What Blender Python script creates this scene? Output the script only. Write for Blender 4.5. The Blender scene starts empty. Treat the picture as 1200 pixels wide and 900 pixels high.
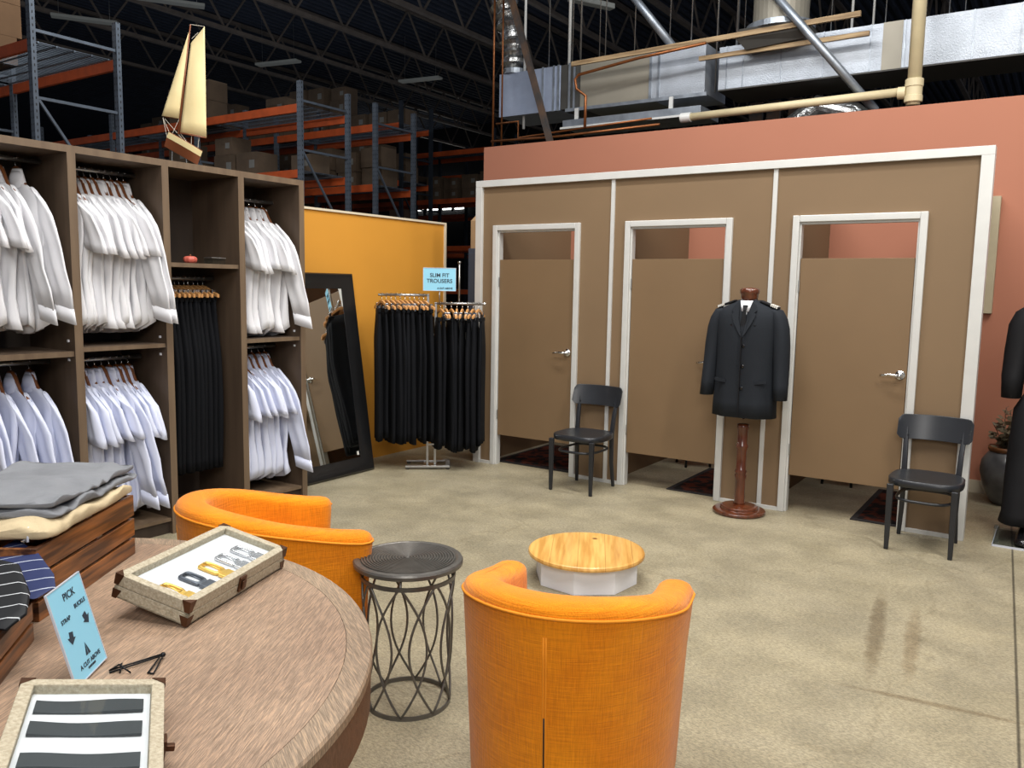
import bpy, bmesh, math, random
from mathutils import Vector, Matrix, noise
random.seed(7)
PI = math.pi
C = bpy.context.scene.collection
sin, cos = math.sin, math.cos

# ------------------------------------------------------------------ materials
def lin(c):
    return tuple(((v/255)/12.92 if v/255 <= .04045 else ((v/255+.055)/1.055)**2.4) for v in c) + (1,)

def mat(name, col, rough=.6, metal=0, var=.12, scale=6, bump=0, bscale=60, stretch=(1,1,1), spec=.5,
        col2=None, emit=0, alpha=1, detail=4, coat=0, sheen=0, pos=(.35,.7)):
    m = bpy.data.materials.new(name); m.use_nodes = True
    nt = m.node_tree; N = nt.nodes; L = nt.links
    b = N['Principled BSDF']
    b.inputs['Roughness'].default_value = rough; b.inputs['Metallic'].default_value = metal
    b.inputs['Specular IOR Level'].default_value = spec
    b.inputs['Coat Weight'].default_value = coat
    b.inputs['Sheen Weight'].default_value = sheen
    tc = N.new('ShaderNodeTexCoord'); mp = N.new('ShaderNodeMapping'); mp.inputs['Scale'].default_value = stretch
    L.new(tc.outputs['Object'], mp.inputs['Vector'])
    a = lin(col)
    c2 = lin(col2) if col2 else tuple(max(0, v*(1-var)) for v in a[:3]) + (1,)
    nz = N.new('ShaderNodeTexNoise'); nz.inputs['Scale'].default_value = scale; nz.inputs['Detail'].default_value = detail
    L.new(mp.outputs['Vector'], nz.inputs['Vector'])
    cr = N.new('ShaderNodeValToRGB'); cr.color_ramp.elements[0].position = pos[0]; cr.color_ramp.elements[1].position = pos[1]
    cr.color_ramp.elements[0].color = c2; cr.color_ramp.elements[1].color = a
    L.new(nz.outputs['Fac'], cr.inputs['Fac']); L.new(cr.outputs['Color'], b.inputs['Base Color'])
    if bump:
        n2 = N.new('ShaderNodeTexNoise'); n2.inputs['Scale'].default_value = bscale; n2.inputs['Detail'].default_value = 3
        L.new(mp.outputs['Vector'], n2.inputs['Vector'])
        bp = N.new('ShaderNodeBump'); bp.inputs['Strength'].default_value = bump; bp.inputs['Distance'].default_value = .01
        L.new(n2.outputs['Fac'], bp.inputs['Height']); L.new(bp.outputs['Normal'], b.inputs['Normal'])
    if emit:
        b.inputs['Emission Color'].default_value = a; b.inputs['Emission Strength'].default_value = emit
    return m

def math_node(nt, op, a, b=None, c=None):
    n = nt.nodes.new('ShaderNodeMath'); n.operation = op
    for i, v in enumerate((a, b, c)):
        if v is None: continue
        if isinstance(v, (int, float)): n.inputs[i].default_value = v
        else: nt.links.new(v, n.inputs[i])
    return n.outputs[0]

def weave(name, col, col2, s=220):
    m = mat(name, col, rough=.85, col2=col2, scale=5, spec=.2, sheen=.15)
    nt = m.node_tree; N = nt.nodes; L = nt.links; b = N['Principled BSDF']
    tc = N.new('ShaderNodeTexCoord')
    h = []
    for sc in ((s*1.2, s*1.2, s*.06), (s*.05, s*.05, s*1.2)):
        mp = N.new('ShaderNodeMapping'); mp.inputs['Scale'].default_value = sc
        L.new(tc.outputs['Object'], mp.inputs['Vector'])
        n = N.new('ShaderNodeTexNoise'); n.inputs['Scale'].default_value = 1.0; n.inputs['Detail'].default_value = 2
        L.new(mp.outputs['Vector'], n.inputs['Vector']); h.append(n.outputs['Fac'])
    t = math_node(nt, 'ADD', h[0], h[1])
    bp = N.new('ShaderNodeBump'); bp.inputs['Strength'].default_value = .5; bp.inputs['Distance'].default_value = .004
    L.new(t, bp.inputs['Height']); L.new(bp.outputs['Normal'], b.inputs['Normal'])
    mx = N.new('ShaderNodeMix'); mx.data_type = 'RGBA'; mx.blend_type = 'MULTIPLY'
    cr = [n for n in N if n.type == 'VALTORGB'][0]
    r2 = N.new('ShaderNodeValToRGB'); r2.color_ramp.elements[0].position = .38; r2.color_ramp.elements[1].position = .62
    r2.color_ramp.elements[0].color = (.78, .72, .62, 1); r2.color_ramp.elements[1].color = (1.05, 1.05, 1.02, 1)
    hh = math_node(nt, 'MULTIPLY', t, .5)
    L.new(hh, r2.inputs['Fac'])
    mx.inputs[0].default_value = .75
    L.new(cr.outputs['Color'], mx.inputs[6]); L.new(r2.outputs['Color'], mx.inputs[7]); L.new(mx.outputs[2], b.inputs['Base Color'])
    return m

M = {}
M['pink'] = mat('salmon_paint', (166,108,84), .8, var=.04, scale=1.5)
M['yellow'] = mat('ochre_paint', (208,144,46), .75, var=.05, scale=2)
M['booth'] = mat('taupe_paint', (122,99,72), .7, var=.06, scale=2, bump=.03, bscale=80)
M['door'] = mat('door_paint', (120,96,68), .55, var=.06, scale=2.5, bump=.03, bscale=50)
M['white_metal'] = mat('white_aluminium', (208,208,204), .45, .2, var=.06, scale=8)
M['cap'] = mat('cream_cap', (214,202,176), .6, var=.05)
M['basebd'] = mat('beige_vinyl', (196,184,160), .6)
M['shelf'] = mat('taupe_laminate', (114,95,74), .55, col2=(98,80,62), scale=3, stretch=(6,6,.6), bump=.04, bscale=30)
M['shelf_mid'] = mat('taupe_laminate_shaded', (88,72,57), .6, col2=(76,61,48), scale=3, stretch=(6,6,.6))  # inner faces darkened: the bays' shade is put into the colour
M['shelf_in'] = mat('taupe_laminate_deep_shade', (58,46,36), .6, col2=(50,39,30), scale=3, stretch=(6,6,.6))  # back and kick panels darker still, bay shade painted into the laminate
M['black_metal'] = mat('black_metal', (26,26,28), .4, .6)
M['chrome'] = mat('chrome', (215,215,215), .15, 1, var=.02)
M['steel'] = mat('brushed_steel', (170,170,168), .32, .9, var=.1)
M['galv'] = mat('galvanised_steel', (165,172,180), .42, .75, var=.35, scale=9, bump=.1, bscale=20)
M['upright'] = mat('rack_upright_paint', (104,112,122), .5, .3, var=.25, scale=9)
M['upright_dark'] = mat('rack_upright_shaded', (40,46,54), .6, .3, var=.2, scale=9)  # copy of the upright paint with back-row darkness put into the colour
M['beam'] = mat('rack_orange_paint', (196,84,34), .55, var=.25, scale=6)
M['wire'] = mat('deck_wire', (120,128,136), .4, .8)
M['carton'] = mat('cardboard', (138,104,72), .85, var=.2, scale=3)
M['carton_far'] = mat('cardboard_shaded', (96,78,60), .9, var=.35, scale=3)  # cardboard for rear rows, dim warehouse light painted in
M['paper_dim'] = mat('paper_label_shaded', (120,118,112), .8)  # label paper darkened with the same painted shade as the far boxes
M['carton2'] = mat('cardboard_pale', (176,142,104), .85, var=.15, scale=3)
M['paper'] = mat('paper_label', (225,222,214), .8)
M['orange'] = weave('orange_weave', (238,146,14), (228,132,8))
M['orange_pipe'] = mat('orange_piping', (234,142,20), .8, var=.05)
M['plinth'] = mat('dark_plinth', (30,24,20), .6)
M['grey_iron'] = mat('pewter_metal', (112,109,104), .36, .55, var=.2, scale=20, bump=.1, bscale=60)
M['white_lam'] = mat('white_laminate', (238,238,242), .5, var=.02)
M['white_cloth'] = mat('white_cotton', (228,228,231), .85, var=.03, scale=4, spec=.2, bump=.12, bscale=14)
M['white_cloth2'] = mat('white_cotton_cool', (216,221,240), .85, var=.04, scale=4, spec=.2, bump=.12, bscale=14)
M['hanger_wood'] = mat('hanger_wood', (126,74,38), .4, var=.25, scale=10)
M['hanger_light'] = mat('pale_hanger_wood', (205,150,92), .4, var=.2, scale=10)
M['navy'] = mat('navy_trouser_wool', (10,12,17), .85, var=.25, scale=5, spec=.2, stretch=(6,6,.5))
M['coat'] = mat('black_coat_wool', (30,34,40), .8, var=.2, scale=4, spec=.25, bump=.1, bscale=120)
M['blackcloth'] = mat('black_wool', (20,20,23), .75, var=.2, scale=4, spec=.3, bump=.3, bscale=9)
M['chair'] = mat('black_lacquer', (36,38,42), .35, var=.15, scale=10, spec=.5)
M['mahog'] = mat('mahogany', (104,52,28), .25, col2=(66,30,16), scale=5, stretch=(5,5,1), coat=.5)
M['crate'] = mat('stained_pine', (152,94,48), .42, col2=(66,36,18), scale=3.2, stretch=(1,10,16), coat=.2, detail=7, pos=(.4,.62))
M['linen'] = mat('linen_cover', (188,178,156), .85, col2=(160,149,126), scale=140, bump=.35, bscale=200, stretch=(1,1,1))
M['bronze'] = mat('antique_bronze', (96,64,44), .4, .7, var=.3, scale=40)
M['gold'] = mat('polished_gold', (250,206,110), .3, .75, var=.1)
M['gunmetal'] = mat('gunmetal', (104,108,116), .35, .7)
M['silver'] = mat('polished_silver', (222,222,224), .25, .8)
M['satin'] = mat('white_satin', (226,226,228), .6, var=.03)
M['strap'] = mat('charcoal_satin', (56,60,62), .55, var=.15, scale=8)
M['grey_wool'] = mat('grey_wool', (128,130,134), .9, var=.18, scale=7, spec=.2, bump=.2, bscale=60)
M['tan_wool'] = mat('tan_cotton', (196,178,144), .9, var=.15, scale=7, spec=.2, bump=.2, bscale=60)
M['blue_card'] = mat('blue_card', (142,204,228), .5, var=.03)
M['ink'] = mat('dark_ink', (38,52,66), .6)
M['acrylic_edge'] = mat('acrylic_edge', (200,204,214), .2)
M['black_frame'] = mat('black_moulding', (20,20,21), .3, var=.2, coat=.4)
M['mirror'] = mat('mirror_silver', (225,228,226), .015, 1, var=0)
M['foil'] = mat('foil_insulation', (176,182,190), .45, .45, var=.22, scale=5, bump=.3, bscale=70)
M['foil_blue'] = mat('foil_insulation_blue', (156,166,186), .5, .4, var=.2, scale=4, bump=.15, bscale=30)
M['duct_grey'] = mat('duct_sheet', (146,140,126), .5, .35, var=.12, scale=3)
M['duct_dark'] = mat('duct_joint', (70,68,64), .6, .3)
M['crinkle'] = mat('crinkled_foil', (190,190,188), .25, .85, var=.6, scale=16, bump=1.0, bscale=22)
M['copper'] = mat('copper_pipe', (150,92,52), .4, .7, var=.35, scale=5, stretch=(1,1,3))
M['pvc'] = mat('cream_pvc', (205,190,152), .5, var=.12, scale=6)
M['brace'] = mat('rusty_steel', (110,84,64), .6, .4, col2=(70,66,64), scale=6)
M['wood_raw'] = mat('raw_timber', (176,150,112), .7, col2=(120,96,66), scale=5, stretch=(.6,6,6))
M['lampgrey'] = mat('lamp_housing', (120,122,118), .6, emit=.12)
M['ceil'] = mat('navy_deck', (48,56,72), .9, var=.3, scale=2)
M['joist'] = mat('joist_paint', (104,94,86), .8, var=.3, scale=4)
M['dark'] = mat('dark_wall', (20,21,24), .9)
M['dock'] = mat('dock_daylight', (255,255,250), .5, emit=6)
M['sail'] = mat('sail_cloth', (236,218,166), .8, col2=(222,202,150), scale=4, bump=.1, bscale=20)
M['hull_cream'] = mat('hull_cream', (232,214,160), .5)
M['hull_brown'] = mat('hull_brown', (126,70,40), .45)
M['string'] = mat('rigging_line', (214,206,190), .7)
M['locker'] = mat('slate_locker', (74,82,96), .45, .2)
M['pot'] = mat('glazed_slate_pot', (104,106,108), .3, col2=(66,68,72), scale=8, coat=.5)
M['pot_rust'] = mat('rust_glaze', (122,78,44), .35, col2=(80,50,30), scale=14)
M['leaf'] = mat('olive_leaf', (70,72,52), .6, col2=(120,104,82), scale=12)
M['board'] = mat('beige_board', (172,160,132), .6)
M['pin_red'] = mat('coral_glaze', (196,96,80), .5)
M['shoe'] = mat('black_shoe_leather', (18,18,20), .22, coat=.5)
M['skin_dummy'] = mat('mannequin_shell', (196,180,164), .5)

def wood_floorless(): pass

def glass_mat(name, tint=(.93,.96,.97,1), gl=.12):
    m = bpy.data.materials.new(name); m.use_nodes = True; nt = m.node_tree; N = nt.nodes; L = nt.links
    N.clear(); o = N.new('ShaderNodeOutputMaterial'); t = N.new('ShaderNodeBsdfTransparent'); g = N.new('ShaderNodeBsdfGlossy')
    t.inputs[0].default_value = tint; g.inputs['Roughness'].default_value = .03
    lw = N.new('ShaderNodeLayerWeight'); lw.inputs[0].default_value = .15
    ad = math_node(nt, 'MULTIPLY_ADD', lw.outputs[0], gl*2.5, .03)
    mx = N.new('ShaderNodeMixShader'); L.new(ad, mx.inputs[0]); L.new(t.outputs[0], mx.inputs[1]); L.new(g.outputs[0], mx.inputs[2])
    L.new(mx.outputs[0], o.inputs[0]); return m
M['glass'] = glass_mat('clear_glass')
M['acrylic'] = glass_mat('clear_acrylic', (.88,.92,.94,1), .2)

def floor_mat():
    m = mat('worn_concrete', (168,158,134), .42, col2=(150,141,119), scale=3.2, detail=12, spec=.35, pos=(.38,.62))
    nt = m.node_tree; N = nt.nodes; L = nt.links; b = N['Principled BSDF']
    cr = [n for n in N if n.type == 'VALTORGB'][0]
    tc = N.new('ShaderNodeTexCoord')
    def ramp(src, p0, p1, c0, c1):
        r = N.new('ShaderNodeValToRGB'); r.color_ramp.elements[0].position = p0; r.color_ramp.elements[1].position = p1
        r.color_ramp.elements[0].color = c0; r.color_ramp.elements[1].color = c1; L.new(src, r.inputs['Fac']); return r.outputs['Color']
    def mul(a, c, f=1.0):
        mx = N.new('ShaderNodeMix'); mx.data_type = 'RGBA'; mx.blend_type = 'MULTIPLY'; mx.inputs[0].default_value = f
        L.new(a, mx.inputs[6]); L.new(c, mx.inputs[7]); return mx.outputs[2]
    def noi(scale, det, st=(1,1,1), rot=0, rgh=.6, dist=0):
        mp = N.new('ShaderNodeMapping'); mp.inputs['Scale'].default_value = st; mp.inputs['Rotation'].default_value = (0,0,rot)
        L.new(tc.outputs['Object'], mp.inputs['Vector'])
        n = N.new('ShaderNodeTexNoise'); n.inputs['Scale'].default_value = scale; n.inputs['Detail'].default_value = det
        n.inputs['Roughness'].default_value = rgh; n.inputs['Distortion'].default_value = dist
        L.new(mp.outputs['Vector'], n.inputs['Vector']); return n.outputs['Fac']
    w = (1,1,1,1)
    c = cr.outputs['Color']
    c = mul(c, ramp(noi(13, 12, (1,1.8,1), .6, .85, .9), .38, .62, (.86,.87,.89,1), (1.08,1.07,1.04,1)), .85)
    c = mul(c, ramp(noi(60, 8, (1,2,1), .5, .85), .42, .58, (.62,.61,.58,1), (1.24,1.24,1.2,1)), 1)
    c = mul(c, ramp(noi(26, 8, (.5,2.4,1), -.35, .85, 1.6), .34, .44, (.78,.77,.75,1), w), .7)
    c = mul(c, ramp(noi(1.1, 4), .35, .65, (.93,.93,.95,1), (1.03,1.02,1,1)), 1)
    # hairline cracks
    vo = N.new('ShaderNodeTexVoronoi'); vo.feature = 'DISTANCE_TO_EDGE'; vo.inputs['Scale'].default_value = .55
    mp = N.new('ShaderNodeMapping'); L.new(tc.outputs['Object'], mp.inputs['Vector'])
    nn = N.new('ShaderNodeTexNoise'); nn.inputs['Scale'].default_value = 2; nn.inputs['Detail'].default_value = 6; L.new(tc.outputs['Object'], nn.inputs['Vector'])
    va = N.new('ShaderNodeVectorMath'); va.operation = 'MULTIPLY_ADD'; L.new(nn.outputs['Color'], va.inputs[0]); va.inputs[1].default_value = (.7,.7,0)
    L.new(mp.outputs['Vector'], va.inputs[2]); L.new(va.outputs[0], vo.inputs['Vector'])
    c = mul(c, ramp(vo.outputs['Distance'], .0, .006, (.72,.7,.66,1), w), .5)
    # saw-cut joints and tyre smudges
    sx = N.new('ShaderNodeSeparateXYZ'); L.new(tc.outputs['Object'], sx.inputs[0]); X, Y = sx.outputs[0], sx.outputs[1]
    def line(coord, at, wd, strength):
        d = math_node(nt, 'ABSOLUTE', math_node(nt, 'SUBTRACT', coord, at))
        return ramp(d, wd*.6, wd, (strength,)*3 + (1,), w)
    xs = math_node(nt, 'MULTIPLY_ADD', Y, .055, X)           # joint drifts slightly
    c = mul(c, line(xs, .162, .0055, .22))
    c = mul(c, line(Y, 5.62, .004, .6), .7)
    def smudge(cx, cy, rx, ry, s, ang=0):
        ca, sa = cos(ang), sin(ang)
        dx = math_node(nt, 'SUBTRACT', X, cx); dy = math_node(nt, 'SUBTRACT', Y, cy)
        u = math_node(nt, 'ADD', math_node(nt, 'MULTIPLY', dx, ca/rx), math_node(nt, 'MULTIPLY', dy, sa/rx))
        v = math_node(nt, 'ADD', math_node(nt, 'MULTIPLY', dx, -sa/ry), math_node(nt, 'MULTIPLY', dy, ca/ry))
        r2 = math_node(nt, 'ADD', math_node(nt, 'MULTIPLY', u, u), math_node(nt, 'MULTIPLY', v, v))
        r2 = math_node(nt, 'ADD', r2, math_node(nt, 'MULTIPLY', math_node(nt, 'SUBTRACT', noi(14, 5), .5), 1.6))
        return ramp(r2, .2, 1.1, (s, s*.93, s*.86, 1), w)
    c = mul(c, smudge(-.62, 4.05, .045, .62, .62, .12)); c = mul(c, smudge(-.46, 3.98, .04, .5, .75, .1))
    c = mul(c, smudge(-.28, 3.4, .42, .022, .72, .12))
    L.new(c, b.inputs['Base Color'])
    bp = N.new('ShaderNodeBump'); bp.inputs['Strength'].default_value = .3; bp.inputs['Distance'].default_value = .01
    L.new(noi(45, 8, rgh=.8), bp.inputs['Height']); L.new(bp.outputs['Normal'], b.inputs['Normal'])
    L.new(ramp(noi(5, 6), .3, .7, (.34,)*3+(1,), (.6,)*3+(1,)), b.inputs['Roughness'])
    return m
M['floor'] = floor_mat()

def desk_mat(name, a, b2, ang, streak, polar=False):
    m = mat(name, a, .5, col2=b2, scale=2.5, detail=5, spec=.4)
    nt = m.node_tree; N = nt.nodes; L = nt.links; b = N['Principled BSDF']; cr = [n for n in N if n.type == 'VALTORGB'][0]
    tc = N.new('ShaderNodeTexCoord'); mp = N.new('ShaderNodeMapping'); mp.inputs['Rotation'].default_value = (0,0,ang)
    mp.inputs['Scale'].default_value = (1,1,1); L.new(tc.outputs['Object'], mp.inputs['Vector'])
    mp2 = N.new('ShaderNodeMapping'); mp2.inputs['Scale'].default_value = (18, 330, 40)
    L.new(mp.outputs['Vector'], mp2.inputs['Vector'])
    n = N.new('ShaderNodeTexNoise'); n.inputs['Scale'].default_value = 1.5; n.inputs['Detail'].default_value = 3; n.inputs['Roughness'].default_value = .6
    L.new(mp2.outputs['Vector'], n.inputs['Vector'])
    r = N.new('ShaderNodeValToRGB'); r.color_ramp.elements[0].position = .35; r.color_ramp.elements[0].color = (.7,.67,.63,1)
    r.color_ramp.elements[1].position = .5; r.color_ramp.elements[1].color = (1,1,1,1)
    e = r.color_ramp.elements.new(.64); e.color = (streak, streak*.93, streak*.86, 1)
    L.new(n.outputs['Fac'], r.inputs['Fac'])
    mx = N.new('ShaderNodeMix'); mx.data_type = 'RGBA'; mx.blend_type = 'MULTIPLY'; mx.inputs[0].default_value = 1
    L.new(cr.outputs['Color'], mx.inputs[6]); L.new(r.outputs['Color'], mx.inputs[7]); L.new(mx.outputs[2], b.inputs['Base Color'])
    bp = N.new('ShaderNodeBump'); bp.inputs['Strength'].default_value = .35; bp.inputs['Distance'].default_value = .003
    L.new(n.outputs['Fac'], bp.inputs['Height']); L.new(bp.outputs['Normal'], b.inputs['Normal'])
    return m
M['desk'] = desk_mat('brushed_oak', (152,130,110), (136,114,96), math.radians(-118), 1.55)
M['desk_rim'] = desk_mat('brushed_oak_border', (150,132,112), (132,114,96), math.radians(-150), 1.55)
M['desk_side'] = desk_mat('brushed_oak_side', (118,88,70), (96,72,58), 0, 1.3)

def pine_mat():
    m = mat('varnished_pine', (232,184,104), .38, col2=(200,146,70), scale=2.2, stretch=(1.2,16,4), detail=5, coat=.2, pos=(.35,.6))
    nt = m.node_tree; N = nt.nodes; L = nt.links; b = N['Principled BSDF']; cr = [n for n in N if n.type == 'VALTORGB'][0]
    for n in list(N):
        if n.type == 'MAPPING':
            m0 = N.new('ShaderNodeMapping'); m0.inputs['Rotation'].default_value = (0,0,math.radians(62)); src = n.inputs['Vector'].links[0].from_socket
            L.new(src, m0.inputs['Vector']); L.new(m0.outputs['Vector'], n.inputs['Vector'])
    tc = N.new('ShaderNodeTexCoord'); mp = N.new('ShaderNodeMapping'); mp.inputs['Rotation'].default_value = (0,0,math.radians(62)); L.new(tc.outputs['Object'], mp.inputs['Vector'])
    sx = N.new('ShaderNodeSeparateXYZ'); L.new(mp.outputs['Vector'], sx.inputs[0])
    v = math_node(nt, 'MULTIPLY_ADD', sx.outputs[1], 7.0, 10.3); fl = math_node(nt, 'FLOOR', v)
    wn = N.new('ShaderNodeTexWhiteNoise'); wn.noise_dimensions = '1D'; L.new(fl, wn.inputs['W'])
    fr = math_node(nt, 'ABSOLUTE', math_node(nt, 'SUBTRACT', math_node(nt, 'FRACT', v), .5))
    r = N.new('ShaderNodeValToRGB'); r.color_ramp.elements[0].position = .48; r.color_ramp.elements[1].position = .497
    r.color_ramp.elements[0].color = (1,1,1,1); r.color_ramp.elements[1].color = (.6,.5,.4,1); L.new(fr, r.inputs['Fac'])
    r2 = N.new('ShaderNodeValToRGB'); r2.color_ramp.elements[0].color = (.82,.76,.7,1); r2.color_ramp.elements[1].color = (1.1,1.1,1.1,1); L.new(wn.outputs['Value'], r2.inputs['Fac'])
    cur = cr.outputs['Color']
    for s in (r, r2):
        mx = N.new('ShaderNodeMix'); mx.data_type = 'RGBA'; mx.blend_type = 'MULTIPLY'; mx.inputs[0].default_value = 1
        L.new(cur, mx.inputs[6]); L.new(s.outputs['Color'], mx.inputs[7]); cur = mx.outputs[2]
    # a knot
    vd = N.new('ShaderNodeVectorMath'); vd.operation = 'DISTANCE'; L.new(tc.outputs['Object'], vd.inputs[0]); vd.inputs[1].default_value = (-.05,.19,.162)
    r3 = N.new('ShaderNodeValToRGB'); r3.color_ramp.elements[0].position = .008; r3.color_ramp.elements[1].position = .02
    r3.color_ramp.elements[0].color = (.2,.1,.05,1); r3.color_ramp.elements[1].color = (1,1,1,1); L.new(vd.outputs['Value'], r3.inputs['Fac'])
    mx = N.new('ShaderNodeMix'); mx.data_type = 'RGBA'; mx.blend_type = 'MULTIPLY'; mx.inputs[0].default_value = 1
    L.new(cur, mx.inputs[6]); L.new(r3.outputs['Color'], mx.inputs[7]); L.new(mx.outputs[2], b.inputs['Base Color'])
    return m
M['pine'] = pine_mat()

def rug_mat():
    m = mat('persian_wool', (84,42,30), .95, col2=(30,28,28), scale=11, detail=6, spec=.1, pos=(.45,.56))
    return m
M['rug'] = rug_mat()
M['rug_edge'] = mat('rug_border_wool', (34,30,30), .95)

def stripe_mat(name, base, stripe, ang, period, w, off=0):
    m = mat(name, base, .6, var=.2, spec=.3)
    nt = m.node_tree; N = nt.nodes; L = nt.links; b = N['Principled BSDF']; cr = [n for n in N if n.type == 'VALTORGB'][0]
    tc = N.new('ShaderNodeTexCoord'); mp = N.new('ShaderNodeMapping'); mp.inputs['Rotation'].default_value = (0,0,ang); L.new(tc.outputs['Object'], mp.inputs['Vector'])
    sx = N.new('ShaderNodeSeparateXYZ'); L.new(mp.outputs['Vector'], sx.inputs[0])
    fr = math_node(nt, 'FRACT', math_node(nt, 'MULTIPLY_ADD', sx.outputs[0], 1/period, 10+off))
    f = math_node(nt, 'LESS_THAN', fr, w)
    mx = N.new('ShaderNodeMix'); mx.data_type = 'RGBA'; L.new(f, mx.inputs[0]); L.new(cr.outputs['Color'], mx.inputs[6]); mx.inputs[7].default_value = lin(stripe)
    L.new(mx.outputs[2], b.inputs['Base Color']); return m
M['tie_navy'] = stripe_mat('navy_striped_silk', (40,50,92), (170,176,190), math.radians(35), .036, .07)
M['tie_black'] = stripe_mat('black_striped_silk', (18,20,24), (190,192,196), math.radians(35), .034, .06, .3)

# ------------------------------------------------------------------ mesh helpers
class MB:
    def __init__(s): s.bm = bmesh.new()
    def verts(s, vs, fs):
        bv = [s.bm.verts.new(v) for v in vs]
        for f in fs:
            try: s.bm.faces.new([bv[i] for i in f])
            except ValueError: pass
        return s
    def box(s, x0, x1, y0, y1, z0, z1):
        return s.verts([(x0,y0,z0),(x1,y0,z0),(x1,y1,z0),(x0,y1,z0),(x0,y0,z1),(x1,y0,z1),(x1,y1,z1),(x0,y1,z1)],
                       [(0,3,2,1),(4,5,6,7),(0,1,5,4),(1,2,6,5),(2,3,7,6),(3,0,4,7)])
    def obox(s, o, u, v, w):     # box from corner o along three edge vectors
        o, u, v, w = map(Vector, (o,u,v,w))
        p = [o, o+u, o+u+v, o+v]; p += [q+w for q in p]
        return s.verts([tuple(q) for q in p], [(0,3,2,1),(4,5,6,7),(0,1,5,4),(1,2,6,5),(2,3,7,6),(3,0,4,7)])
    def bar(s, a, b, w, h, up=(0,0,1)):   # rectangular bar a -> b
        a, b = Vector(a), Vector(b); d = (b-a); up = Vector(up)
        sd = d.cross(up)
        if sd.length < 1e-6: sd = d.cross(Vector((1,0,0)))
        sd.normalize(); u = sd.cross(d).normalized()
        return s.obox(a-sd*w/2-u*h/2, sd*w, u*h, d)
    def ring(s, pts):
        return [s.bm.verts.new(p) for p in pts]
    def loft(s, rings, closed=True, cap0=True, cap1=True):
        R = [s.ring(r) for r in rings]
        n = len(R[0])
        for a, b in zip(R[:-1], R[1:]):
            for i in range(n if closed else n-1):
                j = (i+1) % n
                try: s.bm.faces.new((a[i], a[j], b[j], b[i]))
                except ValueError: pass
        if closed and cap0: s.bm.faces.new(R[0][::-1])
        if closed and cap1: s.bm.faces.new(R[-1])
        return s
    def tube(s, pts, r, n=8, closed=False, caps=True):
        pts = [Vector(p) for p in pts]; rr = r if isinstance(r, (list, tuple)) else [r]*len(pts)
        rings = []; prev = None; k = len(pts)
        for i, p in enumerate(pts):
            if closed: t = pts[(i+1) % k]-pts[i-1]
            else: t = pts[min(i+1, k-1)]-pts[max(i-1, 0)]
            if t.length < 1e-9: t = Vector((0,0,1))
            t.normalize()
            if prev is None:
                ref = Vector((0,0,1)) if abs(t.z) < .9 else Vector((1,0,0)); a = t.cross(ref).normalized()
            else:
                a = prev-t*prev.dot(t)
                if a.length < 1e-6: a = t.orthogonal()
                a.normalize()
            prev = a; b = t.cross(a)
            rings.append([p+(a*cos(2*PI*j/n)+b*sin(2*PI*j/n))*rr[i] for j in range(n)])
        if closed:
            R = [s.ring(q) for q in rings]
            for i in range(k):
                a, b = R[i], R[(i+1) % k]
                for j in range(n):
                    try: s.bm.faces.new((a[j], a[(j+1) % n], b[(j+1) % n], b[j]))
                    except ValueError: pass
            return s
        return s.loft(rings, True, caps, caps)
    def lathe(s, prof, n=32, c=(0,0,0), cap0=True, cap1=True):
        return s.loft([[(c[0]+r*cos(2*PI*j/n), c[1]+r*sin(2*PI*j/n), c[2]+z) for j in range(n)] for r, z in prof], True, cap0, cap1)
    def prism(s, poly, z0, z1):
        return s.loft([[(x,y,z0) for x,y in poly], [(x,y,z1) for x,y in poly]])
    def xf(s, m): bmesh.ops.transform(s.bm, matrix=m, verts=s.bm.verts); return s
    def build(s, name, m, parent=None, smooth=False, bevel=0, seg=2, sub=0, solid=0):
        bmesh.ops.recalc_face_normals(s.bm, faces=s.bm.faces)
        me = bpy.data.meshes.new(name); s.bm.to_mesh(me); s.bm.free()
        o = bpy.data.objects.new(name, me); C.objects.link(o)
        me.materials.append(M[m] if isinstance(m, str) else m)
        if parent: o.parent = parent
        if smooth:
            for p in me.polygons: p.use_smooth = True
        if solid:
            md = o.modifiers.new('s', 'SOLIDIFY'); md.thickness = solid
        if bevel:
            md = o.modifiers.new('b', 'BEVEL'); md.width = bevel; md.segments = seg; md.limit_method = 'ANGLE'; md.angle_limit = .7
            if not smooth:
                for p in me.polygons: p.use_smooth = True
                md.harden_normals = False
                w = o.modifiers.new('w', 'WEIGHTED_NORMAL'); w.keep_sharp = True
        if sub:
            md = o.modifiers.new('u', 'SUBSURF'); md.levels = sub; md.render_levels = sub
        return o

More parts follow.
